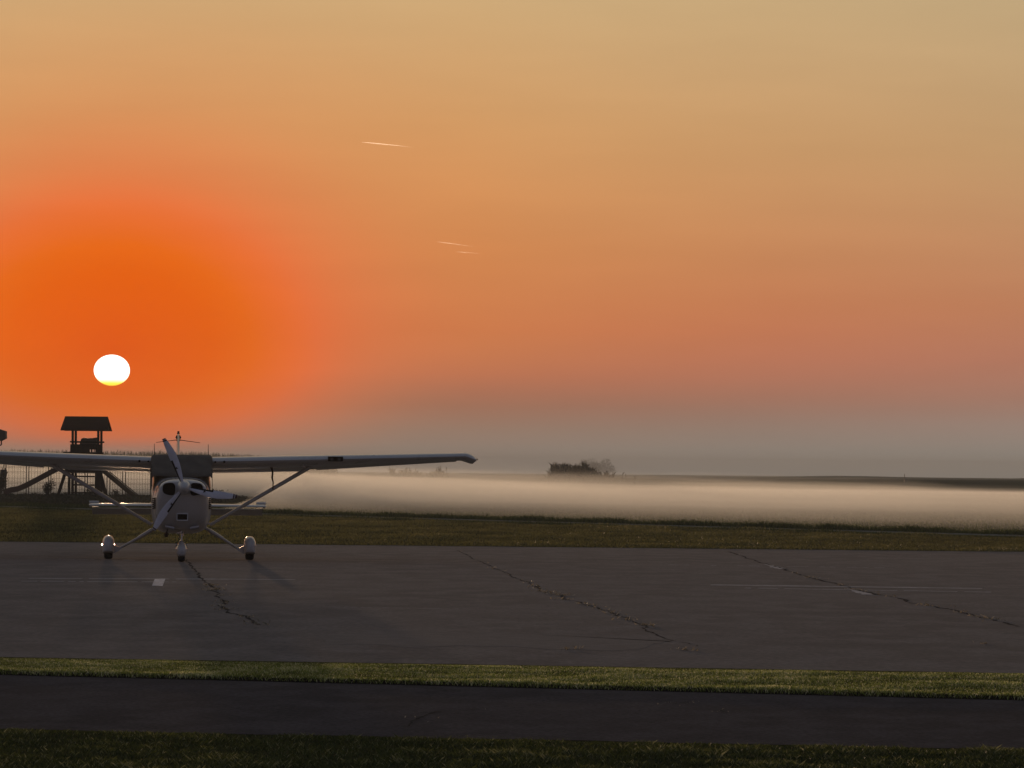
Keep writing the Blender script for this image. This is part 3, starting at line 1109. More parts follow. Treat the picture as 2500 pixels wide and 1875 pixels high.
# single stalks right of the clump
for i, (px, hh_, lab) in enumerate(((1522, 1.62, 'bushy lone corn stalk nearest the right end of the clump'),
                                    (1529, 1.5, 'second lone corn stalk, right beside the bushy one'),
                                    (1551, 1.3, 'short lone corn stalk farthest right of the clump'))):
    r0 = empty('corn_stalk', (px2x(px, 331), 331, 0))
    tag(r0, lab, 'corn stalk', 'lone corn stalks')
    obj('stem', MB().tube([(0, 0, 0), (.02, 0, hh_ * .5), (0, 0, hh_)], [.03, .025, .012], 5).vf, BARK, r0)
    k = 14
    bz = rng.uniform(.35 * hh_, .95 * hh_, k)
    blades('leaves', np.stack([np.zeros(k), np.zeros(k), bz], 1), rng.uniform(.1, .28, k), np.full(k, .06), rng.uniform(.6, 1.6, k),
           rng.uniform(0, .8, k), CORN, r0)['kind'] = 'stuff'


def far_tree(px, d, hgt, wid, label, n=2600, tr=.22):
    r0 = empty('broadleaf_tree', (px2x(px, d), d, 0))
    tag(r0, label, 'tree')
    mb = MB().tube([(0, 0, 0), (.1, 0, hgt * .3), (0, .1, hgt * .6)], [tr, tr * .8, tr * .4], 8)
    for i in range(6):
        a = i * 1.05
        mb.tube([(0, 0, hgt * .3), (math.cos(a) * wid * .25, math.sin(a) * wid * .25, hgt * .55), (math.cos(a) * wid * .4, math.sin(a) * wid * .4, hgt * .72)],
                [tr * .4, tr * .25, tr * .1], 6)
    obj('trunk', mb.vf, BARK, r0)
    pts = []
    cl = [(random.gauss(0, wid * .25), random.gauss(0, wid * .25), hgt * random.uniform(.12, .80), random.uniform(.14, .24) * wid) for _ in range(16)]
    for i in range(n):
        c = cl[i % len(cl)]
        u = rng.normal(size=3)
        u /= np.linalg.norm(u)
        u *= c[3] * random.random() ** .4
        p = (c[0] + u[0], c[1] + u[1], min(hgt, c[2] + u[2] * .8))
        pts.append(p)
    pts = np.array(pts)
    leaves(pts, rng.uniform(.25, .6, n), np.clip(rng.normal(.5, .25, n), 0, 1), 'crown', TREEM, r0)


far_tree(1466, 2400, 10.2, 20, 'faint rounded tree fading into haze behind the corn clump', 3200)

# fence post / stake on the embankment
sk = obj('field_stake', MB().box(0, 0, .55, .07, .07, 1.1).vf, POSTM)
sk.location = (px2x(2210, 455), 455, emb(px2x(2210, 455), 455) - .05)
tag(sk, 'tiny dark stake standing on the green embankment at far right', 'stake')

# ------------------------------------------------------------------ aircraft
DA = 67.0
pa = at(440, 1367, DA)
yaw = math.atan2(-pa.x, pa.y) + math.radians(0.7)
ac = empty('light_aircraft', (pa.x, DA, 0.006), yaw)
tag(ac, 'white high wing single propeller aeroplane parked nose on, its windscreen under a taupe cover', 'aeroplane')

# fuselage
fus = [(-1.26, 1.00, .522, .500, 3.0), (-1.0, 1.02, .530, .53, 3.2), (-.6, 1.10, .532, .62, 3.6), (.1, 1.13, .535, .66, 4), (.9, 1.13, .53, .65, 3.6),
       (1.6, 1.10, .45, .52, 3), (2.6, 1.04, .33, .38, 2.6), (3.8, 1.00, .20, .24, 2.4), (5.2, .98, .07, .15, 2.2)]
obj('fuselage', loft([sring(y_, z_, a_, b_, n_) for y_, z_, a_, b_, n_ in fus]), WHITE, ac, 'auto')
cow = [(-2.40, 1.275, .335, .095, 3.0), (-2.385, 1.27, .385, .145, 3.2), (-2.34, 1.235, .415, .20, 3.2), (-2.26, 1.17, .437, .29, 3.2),
       (-2.12, 1.09, .452, .385, 3.2), (-1.9, 1.035, .468, .445, 3.2), (-1.6, 1.01, .495, .475, 3.2), (-1.265, 1.0, .515, .498, 3.0)]
cowl = obj('cowling', loft([sring(y_, z_, a_, b_, n_, 44) for y_, z_, a_, b_, n_ in cow]), WHITE, ac, 'auto')


def dshape(cx_, cz_, w, h_, sgn, k=20, e=3.0):
    out = []
    for i in range(k):
        t_ = 2 * PI * i / k
        c_, s_ = math.cos(t_), math.sin(t_)
        X = math.copysign(abs(c_) ** (2 / e), c_) * w / 2
        Z = math.copysign(abs(s_) ** (2 / e), s_) * h_ / 2
        Z *= 1 - .22 * (X * sgn / (w / 2) + 0) * (1 if s_ < 0 else .35)
        out.append((cx_ + X, cz_ + Z))
    return out


for sgn in (-1, 1):
    sh = dshape(sgn * .240, 1.292, .225, .215, sgn)
    rim_o = dshape(sgn * .240, 1.292, .250, .240, sgn)
    yo = -2.410
    v = [(a, yo - .012, b) for a, b in sh] + [(a, yo + .10, b) for a, b in sh]
    k = len(sh)
    # lip: ring standing proud
    v = [(a, yo + .01, b) for a, b in rim_o] + [(a, yo - .022, b) for a, b in [(p[0] * .5 + q_[0] * .5, p[1] * .5 + q_[1] * .5) for p, q_ in zip(sh, rim_o)]] + \
        [(a, yo - .008, b) for a, b in sh]
    f = []
    for r_ in range(2):
        for i in range(k):
            j = (i + 1) % k
            f.append((r_ * k + i, r_ * k + j, (r_ + 1) * k + j, (r_ + 1) * k + i))
    obj('intake_lip', (v, f), WHITE, cowl, True)
    obj('air_intake', ([(a, yo - .008, b) for a, b in sh], [tuple(range(k))]), HOLE_SHADE, cowl)
# seam over the cowl top
sr_ = sring(-2.215, 1.142, .442, .327, 3.2, 44)
obj('panel_seam', MB().tube([Vector((a_ * 1.003, b_, 1.142 + (c_ - 1.142) * 1.003)) for a_, b_, c_ in sr_[2:21]], .0035, 5).vf, DARKP, cowl)
sr_ = sring(-1.88, 1.033, .4695, .4468, 3.2, 44)
obj('panel_seam', MB().tube([Vector((a_ * 1.003, b_, 1.033 + (c_ - 1.033) * 1.003)) for a_, b_, c_ in sr_[1:22]], .0035, 5).vf, DARKP, cowl)
# landing light in the chin
zl = 1.67 - (1262 - 1142) / 138.5
obj('light_frame', MB().box(0, -2.235, zl + .058, .20, .09, .016).box(0, -2.235, zl - .058, .20, .09, .016)
    .box(-.093, -2.235, zl, .014, .09, .100).box(.093, -2.235, zl, .014, .09, .100).vf, STRIPE, cowl)
obj('landing_light', MB().box(0, -2.215, zl, .172, .10, .100).vf, HOLE_SHADE, cowl)
for sgn in (-1, 1):
    cxx = sgn * .215
    v = [(cxx - .075, -2.16, .665 - .02 * sgn * -1), (cxx + .075, -2.16, .665 + .02 * sgn * -1 + .0), (cxx + .075, -1.85, .60), (cxx - .075, -1.85, .60)]
    zt1, zt2 = (.655, .625) if sgn < 0 else (.625, .655)
    v = [(cxx - .078, -2.14, zt1), (cxx + .078, -2.14, zt2), (cxx + .078, -1.95, zt2 - .03), (cxx - .078, -1.95, zt1 - .03),
         (cxx - .078, -2.14, zt1 - .03), (cxx + .078, -2.14, zt2 - .03), (cxx + .078, -1.95, zt2 - .07), (cxx - .078, -1.95, zt1 - .07)]
    obj('cowl_flap', (v, [(0, 1, 2, 3), (7, 6, 5, 4), (0, 4, 5, 1), (1, 5, 6, 2), (2, 6, 7, 3), (3, 7, 4, 0)]), GREYP, cowl)
for i in range(6):       # dark slanted vents on the cowl flank, visible at a graze
    for sgn in (-1, 1):
        zc = 1.13 - i * .034
        obj('side_vent', MB().beam((sgn * .478, -1.95, zc), (sgn * .518, -1.50, zc - .02), .02, .016).vf, DARKP, cowl)
obj('exhaust_pipe', MB().tube([(-.25, -1.9, .60), (-.27, -1.95, .50), (-.275, -1.93, .455)], [.035, .035, .034], 12).vf, RUST, ac, True)
obj('drain_pipe', MB().tube([(.02, -1.7, .54), (.02, -1.72, .46)], .012, 8).box(-.05, -1.7, .515, .08, .05, .02).vf, METAL, ac)

# windscreen cover
cov = []
for y_, zt, zb_, hw in ((-1.275, 1.515, 1.34, .530), (-1.15, 1.60, 1.30, .538), (-1.0, 1.69, 1.26, .541), (-.86, 1.78, 1.26, .543), (-.76, 1.85, 1.28, .545),
                        (-.66, 1.886, 1.35, .547), (-.5, 1.897, 1.5, .548), (-.1, 1.892, 1.6, .548), (.3, 1.87, 1.6, .547)):
    ringp = []
    for i in range(41):
        u = i / 40
        # up the left side, over, down the right
        side_h = zt - zb_
        L = side_h * 2 + hw * 2
        s_ = u * L
        rc = .05
        if s_ < side_h:
            x_, z_ = -hw, zb_ + s_
        elif s_ < side_h + 2 * hw:
            x_, z_ = -hw + (s_ - side_h), zt
        else:
            x_, z_ = hw, zt - (s_ - side_h - 2 * hw)
        # round corners
        ddx, ddz = hw - abs(x_), zt - z_
        if ddx < rc and ddz < rc:
            k_ = math.hypot(rc - ddx, rc - ddz)
            if k_ > rc:
                x_ = math.copysign(hw - rc + (rc - ddx) * rc / k_, x_)
                z_ = zt - rc + (rc - ddz) * rc / k_
        wv = .008 * mnoise.noise(Vector((x_ * 5, y_ * 4, z_ * 5)))
        sag = -.012 * (1 - (x_ / hw) ** 2) if y_ < -.7 else 0
        ringp.append((x_ * (1 + wv), y_ + wv, z_ + wv + sag))
    cov.append(ringp)
v = [p for r_ in cov for p in r_]
f = []
for i in range(len(cov) - 1):
    for j in range(40):
        f.append((i * 41 + j, i * 41 + j + 1, (i + 1) * 41 + j + 1, (i + 1) * 41 + j))
cvo = obj('windscreen_cover', (v, f), TARP, ac, 'auto')
sm = cvo.modifiers.new('thick', 'SOLIDIFY')
sm.thickness = .006
sm.offset = 1.0
obj('cover_strap', MB().beam((-.552, -.9, 1.30), (-.545, -.9, .62), .004, .035, (0, 1, 0)).vf, STRAP, ac)

# spinner and propeller
HUB = Vector((0.02, -2.62, 1.67 - (1191 - 1142.5) / 139.6))
sp = [sring(-2.40, HUB.z, .125, .125, 2, 28, HUB.x), sring(-2.46, HUB.z, .128, .128, 2, 28, HUB.x), sring(-2.56, HUB.z, .112, .112, 2, 28, HUB.x),
      sring(-2.64, HUB.z, .085, .085, 2, 28, HUB.x), sring(-2.70, HUB.z, .05, .05, 2, 28, HUB.x), sring(-2.725, HUB.z, .015, .015, 2, 28, HUB.x)]
obj('spinner', loft(sp), WHITE, ac, 'auto')
BY = -2.52
for ang, R in ((111.6, .925), (-10.6, .945), (-126.2, .915)):
    a_ = math.radians(ang)
    U = Vector((math.cos(a_), 0, math.sin(a_)))
    Tn = Vector((-math.sin(a_), 0, math.cos(a_)))       # counter-clockwise edge
    Y = Vector((0, 1, 0))
    O = Vector((HUB.x, BY, HUB.z))
    stations = [.08, .14, .22, .32, .42, .50, .515, .60, .70, .80, .855, .87, .895, .905, .925, R]
    def wccw(r_): return float(np.interp(r_, [.08, .14, .25, .45, .60, .78, R], [.024, .034, .048, .060, .065, .057, .038]))
    def wcw(r_): return float(np.interp(r_, [.08, .14, .25, .45, .60, .78, R], [.020, .028, .048, .070, .073, .052, .020]))
    verts, faces, mi = [], [], []
    stations = [s_ for s_ in stations if s_ < R] + [R]
    NC = 8
    for r_ in stations:
        pit = math.radians(float(np.interp(r_, [.08, .3, R], [52, 30, 16])))
        bend = -.018 * math.sin(PI * min(1, r_ / R)) + .015 * (r_ / R) ** 2
        for side in (0, 1):
            for q_ in range(NC + 1):
                u = q_ / NC
                off = -wcw(r_) + (wcw(r_) + wccw(r_)) * u + bend
                th = .012 * math.sin(PI * u) ** .6 * (1.2 - r_ / R * .7) * 2
                dy_ = (off) * math.tan(pit) * .45
                verts.append(O + U * r_ + Tn * off + Y * (dy_ + (-th / 2 if side == 0 else th / 2)))
    row = 2 * (NC + 1)
    for i in range(len(stations) - 1):
        rm = (stations[i] + stations[i + 1]) / 2
        for side in (0, 1):
            for q_ in range(NC):
                A = i * row + side * (NC + 1) + q_
                faces.append((A, A + 1, A + 1 + row, A + row) if side else (A, A + row, A + 1 + row, A + 1))
                if rm > .905: mm = 1
                elif rm > .893: mm = 2
                elif rm > .865: mm = 1
                elif rm < .51 and q_ >= NC - 2: mm = 3
                else: mm = 0
                mi.append(mm)
    # tip cap
    A = (len(stations) - 1) * row
    for q_ in range(NC):
        faces.append((A + q_, A + NC + 1 + q_, A + NC + 2 + q_, A + q_ + 1)); mi.append(1)
    bl = obj('propeller_blade', (verts, faces), [BLADEM, TIPRED, STRIPE, DARKP], ac, 'auto', mi)
    c = O + U * .36 + Y * (-.03)
    em = [c + U * .030, c - U * .022 + Tn * .026, c - U * .008, c - U * .022 - Tn * .026]
    obj('emblem', (em, [(0, 1, 2, 3)]), DARKP, bl)


# wings
def foil(cx_, y0, z0, ch_, drop, tk=.12, k=22):
    """closed airfoil ring at span X; drop = height lost from leading to trailing edge"""
    out = []
    for i in range(k):
        t_ = 2 * PI * i / k
        xc = (1 + math.cos(t_)) / 2
        yt = tk / .2 * (.2969 * math.sqrt(xc) - .126 * xc - .3516 * xc ** 2 + .2843 * xc ** 3 - .1036 * xc ** 4)
        cam_ = .02 * (1 - ((xc - .4) / .6) ** 2) if xc > .4 else .02 * (1 - ((.4 - xc) / .4) ** 2)
        s_ = 1 if t_ < PI else -1
        zz = cam_ + s_ * yt
        out.append((cx_, y0 + ch_ * xc, z0 - drop * xc + zz * ch_))
    return out


def wst(X):
    """leading edge y, z, chord, drop at span X"""
    z0 = np.interp(X, [0, .5, 2.42, 5.15, 5.35], [1.778, 1.785, 1.838, 1.925, 1.93])
    chd = np.interp(X, [0, 2.42, 5.15], [1.63, 1.63, 1.13])
    drop = np.interp(X, [0, .5, 2.42, 5.15], [.185, .185, .180, .075])
    y0 = np.interp(X, [0, 2.42, 5.15], [-.68, -.68, -.60])
    return y0, z0, chd, drop


for sgn in (-1, 1):
    rings = []
    for X in list(np.linspace(.50, 2.42, 7)) + list(np.linspace(2.75, 5.12, 9)):
        y0, z0, chd, drop = wst(X)
        rings.append(foil(sgn * X, y0, z0, chd, drop))
    w_ = obj('wing', loft(rings), WHITE, ac, 'auto')
    rings = []
    y0, z0, chd, drop = wst(5.12)
    for X, sc_, dz, tk in ((5.122, 1.0, 0, .122), (5.17, .99, -.010, .135), (5.22, .96, -.026, .15), (5.27, .90, -.044, .15), (5.31, .84, -.056, .12), (5.34, .76, -.060, .075), (5.352, .7, -.060, .03)):
        rings.append(foil(sgn * X, y0 + chd * (1 - sc_) * .45, z0 + dz, chd * sc_, drop, tk))
    tip_ = obj('wing_tip', loft(rings), WHITE, w_, 'auto')
    obj('navigation_light', MB().tube([(sgn * 5.345, -.25, z0 - .055), (sgn * 5.385, -.25, z0 - .055)], [.022, .012], 10).vf, REDL if sgn > 0 else GLASS, w_, True)
    # flap and aileron: own pieces just under the trailing edge
    for nm, xa, xb, fr in (('flap', .56, 2.34, .70), ('aileron', 2.50, 5.05, .78)):
        rings = []
        for X in np.linspace(xa, xb, 6):
            y0, z0, chd, drop = wst(X)
            cc = chd * (1.0 - fr) + .02
            zz = z0 - drop * fr - (.018 if nm == 'flap' else .006)
            rings.append(foil(sgn * X, y0 + chd * fr, zz, cc, drop * (1 - fr) + .012, .11 if nm == 'flap' else .09, 16))
        obj(nm, loft(rings), WHITE, w_, 'auto')
    # vents on the leading edge
    for X in (.60, .76):
        y0, z0, chd, drop = wst(X)
        obj('vent_hole', MB().tube([(sgn * X, y0 - .014, z0 - .012), (sgn * X, y0 + .05, z0 - .012)], .022 if X > .7 else .018, 10).vf, HOLE_SHADE, w_)
    obj('fuel_cap', MB().tube([(sgn * 1.08, -.15, 1.874), (sgn * 1.08, -.15, 1.892)], .045, 12).vf, METAL, w_)
    # strut
    p0 = Vector((sgn * .53, -.10, .635)); p1 = Vector((sgn * 2.40, .02, 1.735))
    obj('wing_strut', MB().tube([p0, p0.lerp(p1, .33), p0.lerp(p1, .34), p1], [.030, .030, .036, .036], 12, 2.0, (0, 1, 0)).vf, WHITE, ac, 'auto')
    obj('strut_fitting', MB().beam((sgn * .50, -.10, .66), (sgn * .585, -.10, .652), .10, .035).vf, METAL, ac)
    obj('antenna', MB().tube([(sgn * .49, .25, 1.86), (sgn * .49, .27, 1.93), (sgn * .49, .32, 2.10)], [.014, .007, .004], 6).vf, DARKP, ac)
# landing light pocket in the leading edge of one wing
y0, z0, chd, drop = wst(2.75)
xa, xb = 2.63, 2.90
lpk = obj('wing_light_pocket', MB().box((xa + xb) / 2, y0 + .045, z0 + .004, xb - xa, .14, .085).vf, HOLE_SHADE, ac)
for X in (2.70, 2.83):
    obj('lamp', MB().tube([(X, y0 - .03, z0), (X, y0 + .03, z0)], .030, 12).vf, GLASS, lpk)
# tie strap hanging from the wing on to the strut
obj('tie_strap', MB().tube([(1.645, -.1, 1.745), (1.63, -.12, 1.69), (1.655, -.12, 1.60), (1.645, -.12, 1.50), (1.665, -.12, 1.42), (1.662, -.10, 1.29)],
                           [.012, .022, .016, .018, .011, .010], 8).vf, STRAP, ac, True)
obj('pitot_tube', MB().tube([(2.2, -.5, 1.78), (2.2, -.5, 1.72), (2.2, -.72, 1.715)], .012, 8).vf, METAL, ac)

# tail
def ftop(y_): return 0
rings = []
for z_, ya, yb, th in ((1.02, 3.6, 5.35, .10), (1.3, 4.1, 5.42, .082), (1.7, 4.55, 5.50, .072), (2.1, 4.95, 5.60, .060), (2.27, 5.10, 5.64, .052), (2.33, 5.2, 5.62, .030)):
    rings.append([(th / 2 * math.sin(t_) * (1 if abs(math.cos(t_)) < .9 else .9), (ya + yb) / 2 - (yb - ya) / 2 * math.cos(t_), z_) for t_ in np.linspace(0, 2 * PI, 20, endpoint=False)])
fin = obj('fin', loft(rings), WHITE, ac, 'auto')
obj('rudder', MB().add(*loft([[(a * .5, b + .30 if False else b, c) for a, b, c in
    [(th * math.sin(t_) / 2, 5.62 + .16 * (1 - math.cos(t_)) - (2.2 - z_) * .10, z_) for t_ in np.linspace(0, 2 * PI, 14, endpoint=False)]]
    for z_, th in ((1.0, .09), (1.6, .075), (2.2, .055))])).vf, WHITE, fin, 'auto')
obj('beacon', MB().tube([(0, 5.35, 2.32), (0, 5.35, 2.385)], [.026, .020], 12).vf, REDL, fin, True)
for sgn in (-1, 1):
    obj('tail_fairing', MB().tube([(sgn * .026, 5.2, 2.23), (sgn * .040, 5.3, 2.26), (sgn * .026, 5.4, 2.30)], [.01, .017, .01], 8).vf, DARKP, fin)
    obj('navigation_antenna', MB().tube([(sgn * .015, 5.25, 2.205), (sgn * .05, 5.25, 2.208), (sgn * .43, 5.5, 2.16)], [.022, .008, .005], 6).vf, DARKP, fin)
    # stabiliser with drooped elevator and its raised horn
    rings = []
    for X, c_, dz in ((.05, .78, 0), (.9, .68, 0), (1.68, .56, 0), (1.715, .50, 0)):
        z0 = .925
        rings.append(foil(sgn * X, 4.55 + (.78 - c_) * .25, z0, c_, -.012, .085 if X < 1.7 else .03, 16))
    tp = obj('tailplane', loft(rings), WHITE, ac, 'auto')
    rings = []
    for X, c_ in ((.10, .40), (.9, .36), (1.66, .31)):
        rings.append(foil(sgn * X, 5.30 - (1.66 - X) * -.06 - (X - .1) * .06, .865, c_, .125, .10, 16))
    el_ = obj('elevator', loft(rings), WHITE, tp, 'auto')
    obj('elevator_horn', MB().tube([(sgn * 1.53, 4.95, .985), (sgn * 1.715, 4.95, .985)], .024, 12).beam((sgn * 1.62, 4.95, .985), (sgn * 1.62, 5.25, .90), .18, .03).vf, WHITE, el_, 'auto')

# main gear
GX = -.022
for sgn in (-1, 1):
    wx_ = GX + sgn * 1.277
    # leg: flat tapered spring
    obj('gear_leg', MB().tube([(sgn * .40, .0, .60), (sgn * .50, .0, .545), (sgn * .78, .0, .375), (GX + sgn * 1.08, .0, .195), (GX + sgn * 1.18, 0, .20)],
                              [.032, .030, .026, .023, .028], 12, 1.6, (0, 1, 0)).vf, WHITE, ac, 'auto')
    obj('leg_cuff', MB().tube([(sgn * .76, 0, .387), (sgn * .52, 0, .533)], [.034, .040], 12, 1.8, (0, 1, 0)).vf, WHITE, ac, 'auto')
    # gusset between leg and fairing
    v = [(GX + sgn * 1.08, -.06, .215), (GX + sgn * 1.175, -.08, .26), (GX + sgn * 1.175, -.08, .10), (GX + sgn * 1.02, -.05, .20),
         (GX + sgn * 1.08, .06, .215), (GX + sgn * 1.175, .08, .26), (GX + sgn * 1.175, .08, .10), (GX + sgn * 1.02, .05, .20)]
    obj('gusset', (v, [(0, 1, 2, 3), (7, 6, 5, 4), (0, 4, 5, 1), (1, 5, 6, 2), (2, 6, 7, 3), (3, 7, 4, 0)]), WHITE, ac)
    rings = []
    for y_, zt, zb_, hw in ((-.42, .30, .20, .03), (-.40, .345, .155, .07), (-.34, .39, .13, .096), (-.22, .425, .118, .107), (0, .436, .115, .109),
                            (.2, .42, .12, .10), (.42, .37, .15, .07), (.6, .31, .2, .03)):
        zc, hh_ = (zt + zb_) / 2, (zt - zb_) / 2
        rg = []
        for p in sring(y_, zc, hw, hh_, 2.3, 32, wx_):
            if p[2] < zc:
                u_ = (zc - p[2]) / hh_
                p = (wx_ + math.copysign(hw * (1 - .10 * u_ ** 4) * min(1, .2 + 3 * abs(p[0] - wx_) / hw) if abs(p[0] - wx_) > .3 * hw else abs(p[0] - wx_), p[0] - wx_), p[1], p[2])
            # fuller shoulders, flat sill
            zz = p[2]
            if zz < zb_ + .02: zz = zb_
            rg.append((p[0], p[1], zz))
        rings.append(rg)
    fr_ = obj('wheel_fairing', loft(rings), WHITE, ac, 'auto')
    obj('fairing_seam', MB().box(wx_, -.02, .262, .224, .76, .010).vf, GREYP, fr_)
    tyv = []
    for dx_, r_ in ((-.078, .10), (-.078, .150), (-.066, .176), (-.04, .187), (0, .190), (.04, .187), (.066, .176), (.078, .150), (.078, .10)):
        tyv.append([(wx_ + dx_, r_ * math.cos(t_), .190 + r_ * math.sin(t_)) for t_ in np.linspace(0, 2 * PI, 28, endpoint=False)])
    obj('tyre', loft(tyv), TYRE, fr_, 'auto')
# nose gear
nx, ny = 0.0, -1.68
obj('nose_strut', MB().tube([(nx, ny + .03, .62), (nx, ny, .36)], .014, 10).tube([(nx, ny + .03, .64), (nx, ny + .015, .50)], .024, 10).vf, METAL, ac, 'auto')
obj('torque_link', MB().tube([(nx - .04, ny + .05, .56), (nx - .035, ny + .12, .49), (nx - .04, ny + .05, .42)], .012, 6).vf, METAL, ac)
rings = []
for y_, zt, zb_, hw in ((-.34, .24, .17, .03), (-.31, .29, .12, .065), (-.22, .34, .1, .088), (-.08, .385, .094, .094), (.08, .385, .094, .094), (.25, .33, .11, .075), (.42, .25, .16, .03)):
    rg = []
    for p in sring(ny + y_, (zt + zb_) / 2, hw, (zt - zb_) / 2, 2.4, 28, nx):
        k_ = 1.0 if p[2] < .26 else max(.42, 1 - (p[2] - .26) * 4.2)
        rg.append((nx + (p[0] - nx) * k_, p[1], zb_ if p[2] < zb_ + .02 else p[2]))
    rings.append(rg)
nf = obj('nose_wheel_fairing', loft(rings), WHITE, ac, 'auto')
obj('fairing_seam', MB().box(nx, ny - .02, .235, .200, .56, .009).vf, GREYP, nf)
for sgn in (-1, 1):
    obj('fork_cap', MB().tube([(nx + sgn * .075, ny, .30), (nx + sgn * .100, ny, .30)], [.032, .022], 12).vf, METAL, nf, True)
tyv = []
for dx_, r_ in ((-.062, .09), (-.062, .125), (-.05, .150), (-.03, .159), (0, .161), (.03, .159), (.05, .150), (.062, .125), (.062, .09)):
    tyv.append([(nx + dx_, ny + r_ * math.cos(t_), .161 + r_ * math.sin(t_)) for t_ in np.linspace(0, 2 * PI, 26, endpoint=False)])
obj('nose_tyre', loft(tyv), TYRE, nf, 'auto')


# ------------------------------------------------------------------ contrails
TRAIL = volume_mat('contrail_ice', .17, (.98, .98, .98), .7)


def contrail(p, q, w, op, label):
    D = 14000.0
    a, b = at(p[0], p[1], D), at(q[0], q[1], D + 900)
    k = F / D
    n_ = 60
    rings, al = [], []
    for i in range(n_ + 1):
        u = i / n_
        c = a.lerp(b, u) + Vector((0, 0, math.sin(u * 3) * .4 / k))
        r_ = (w / 2) / k * (0.5 + .6 * min(1, u * 5)) * (1 - .9 * u ** 2.2) * (1 + .15 * nzf(u * 30, 0, 1, 2))
        rings.append([c + Vector((0, r_ * math.cos(s_), r_ * math.sin(s_))) for s_ in np.linspace(0, 2 * PI, 8, endpoint=False)])
        al += [op * min(1, .5 + u * 3) * (1 - u) ** .8] * 8
    v, f = loft(rings)
    o = obj('contrail', (v, f), TRAIL, None, True)
    tag(o, label, 'contrail', 'vapour trails in the sky')


contrail((884, 347), (1012, 360), 2.3, .75, 'highest, longest and brightest vapour trail in the orange sky')
contrail((1067, 590), (1160, 603), 1.5, .35, 'middle vapour trail, sloping, just above the shortest one')
contrail((1113, 614.5), (1176, 620), 1.3, .35, 'lowest and shortest vapour trail, nearly level')

# ------------------------------------------------------------------ air: haze and ground mist
hz = obj('haze', MB().box(0, 1275, 4.8, 3200, 2700, 12.6).vf, volume_mat('haze_air', 0.00046, (.76, .78, .78), .1))
tag(hz, 'thin morning haze over the airfield and fields', 'haze', kind='stuff')


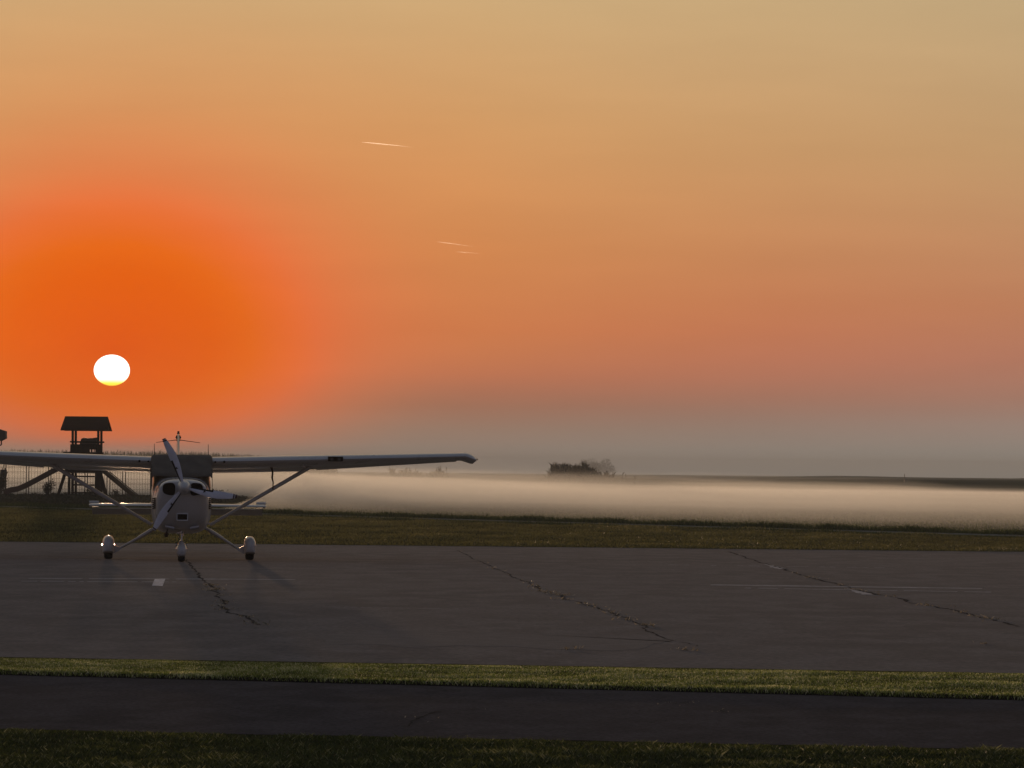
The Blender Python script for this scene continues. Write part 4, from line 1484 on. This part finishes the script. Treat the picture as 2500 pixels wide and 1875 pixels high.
def fog_layer(k, y_off, y_end, top, dens, x0=-60, x1=110):
    nx_, ny_ = 70, 26
    v, f = [], []
    def front(x_):
        yt = line_y(L_TRK, x_) + 5 + y_off
        left = np.interp(x_, [-30, -13, -10.5, 0], [209, 207, 0, 0])
        return max(yt, left + y_off * .35, 60)
    for lev in (0, 1):
        for j in range(ny_ + 1):
            for i in range(nx_ + 1):
                x_ = x0 + (x1 - x0) * i / nx_
                fy = front(x_)
                y_ = fy + (y_end - fy) * (j / ny_) ** 1.3
                ex = min(1, i / 4, (nx_ - i) / 4)
                ey = min(1, (j + .02) / 6, (ny_ - j + .02) / 5)
                gx = np.interp(x_ / max(y_, 50) * F + 1250, [0, 780, 1000, 1340, 1700, 2200, 2350, 2600], [2.0, 1.9, 1.6, 1.12, .98, .82, .62, .5] if k < 4 else [1.6, 1.5, 1.35, 1.05, .95, .8, .62, .5])
                hgt = top * gx * (1 + .38 * nzf(x_, y_ * .4, .055, 3.0 + k) + .22 * nzf(x_, y_ * .5, .17, 9.0 + k)) * max(.02, ex) * (ey ** .6)
                v.append((x_, y_, -.3 - .01 * k if lev == 0 else max(.02, hgt)))
    m_ = (nx_ + 1) * (ny_ + 1)
    for j in range(ny_):
        for i in range(nx_):
            a = j * (nx_ + 1) + i
            f.append((a, a + nx_ + 1, a + nx_ + 2, a + 1))
            f.append((m_ + a, m_ + a + 1, m_ + a + nx_ + 2, m_ + a + nx_ + 1))
    for i in range(nx_):
        f.append((i, i + 1, m_ + i + 1, m_ + i))
        a = ny_ * (nx_ + 1) + i
        f.append((a + 1, a, m_ + a, m_ + a + 1))
    for j in range(ny_):
        a = j * (nx_ + 1)
        f.append((a + nx_ + 1, a, m_ + a, m_ + a + nx_ + 1))
        b = a + nx_
        f.append((b, b + nx_ + 1, m_ + b + nx_ + 1, m_ + b))
    o = obj('ground_mist', (v, f), volume_mat('mist_air', dens, (.83, .84, .845), .52))
    return tag(o, ['thickest lowest layer of ground mist over the meadow', 'second layer of ground mist, just over the lowest one',
                   'third layer of the ground mist over the meadow', 'fourth thinner layer of the ground mist over the meadow',
                   'fifth thin veil of the ground mist over the meadow', 'sixth thin veil of the ground mist over the meadow',
                   'upper faint veil of the ground mist over the meadow', 'faint topmost veil of the ground mist'][k], 'mist', kind='stuff')


vy0, vy1 = 209.0, 292.0
nx_, ny_ = 40, 10
vv, ff = [], []
for lev in (0, 1):
    for j in range(ny_ + 1):
        for i in range(nx_ + 1):
            x_ = -62 + 61 * i / nx_
            y_ = vy0 + (vy1 - vy0) * j / ny_
            e_ = min(1, (nx_ - i + .02) / 14, (i + .1) / 3) * min(1, (j + .05) / 3, (ny_ - j + .05) / 3)
            vv.append((x_, y_, -.25 if lev == 0 else 2.2 * max(.02, e_) * (1 + .25 * nzf(x_, y_, .08, 6.0))))
m_ = (nx_ + 1) * (ny_ + 1)
for j in range(ny_):
    for i in range(nx_):
        a = j * (nx_ + 1) + i
        ff += [(a, a + nx_ + 1, a + nx_ + 2, a + 1), (m_ + a, m_ + a + 1, m_ + a + nx_ + 2, m_ + a + nx_ + 1)]
for i in range(nx_):
    a = ny_ * (nx_ + 1) + i
    ff += [(i, i + 1, m_ + i + 1, m_ + i), (a + 1, a, m_ + a, m_ + a + 1)]
for j in range(ny_):
    a = j * (nx_ + 1)
    b = a + nx_
    ff += [(a + nx_ + 1, a, m_ + a, m_ + a + nx_ + 1), (b, b + nx_ + 1, m_ + b + nx_ + 1, m_ + b)]
tag(obj('ground_mist', (vv, ff), volume_mat('mist_air', .016, (.83, .84, .845), .52)),
    'pale mist standing just behind the mesh fence and play tower', 'mist', kind='stuff')
for k_, (yo_, ye_, top_, de_) in enumerate(((0, 372, .20, .013), (6, 370, .34, .0095), (12, 366, .50, .007), (19, 360, .68, .0052),
                                            (27, 350, .88, .0038), (37, 340, 1.10, .0028), (48, 326, 1.38, .0019), (60, 312, 1.7, .0012))):
    fog_layer(k_, yo_, ye_, top_, de_)
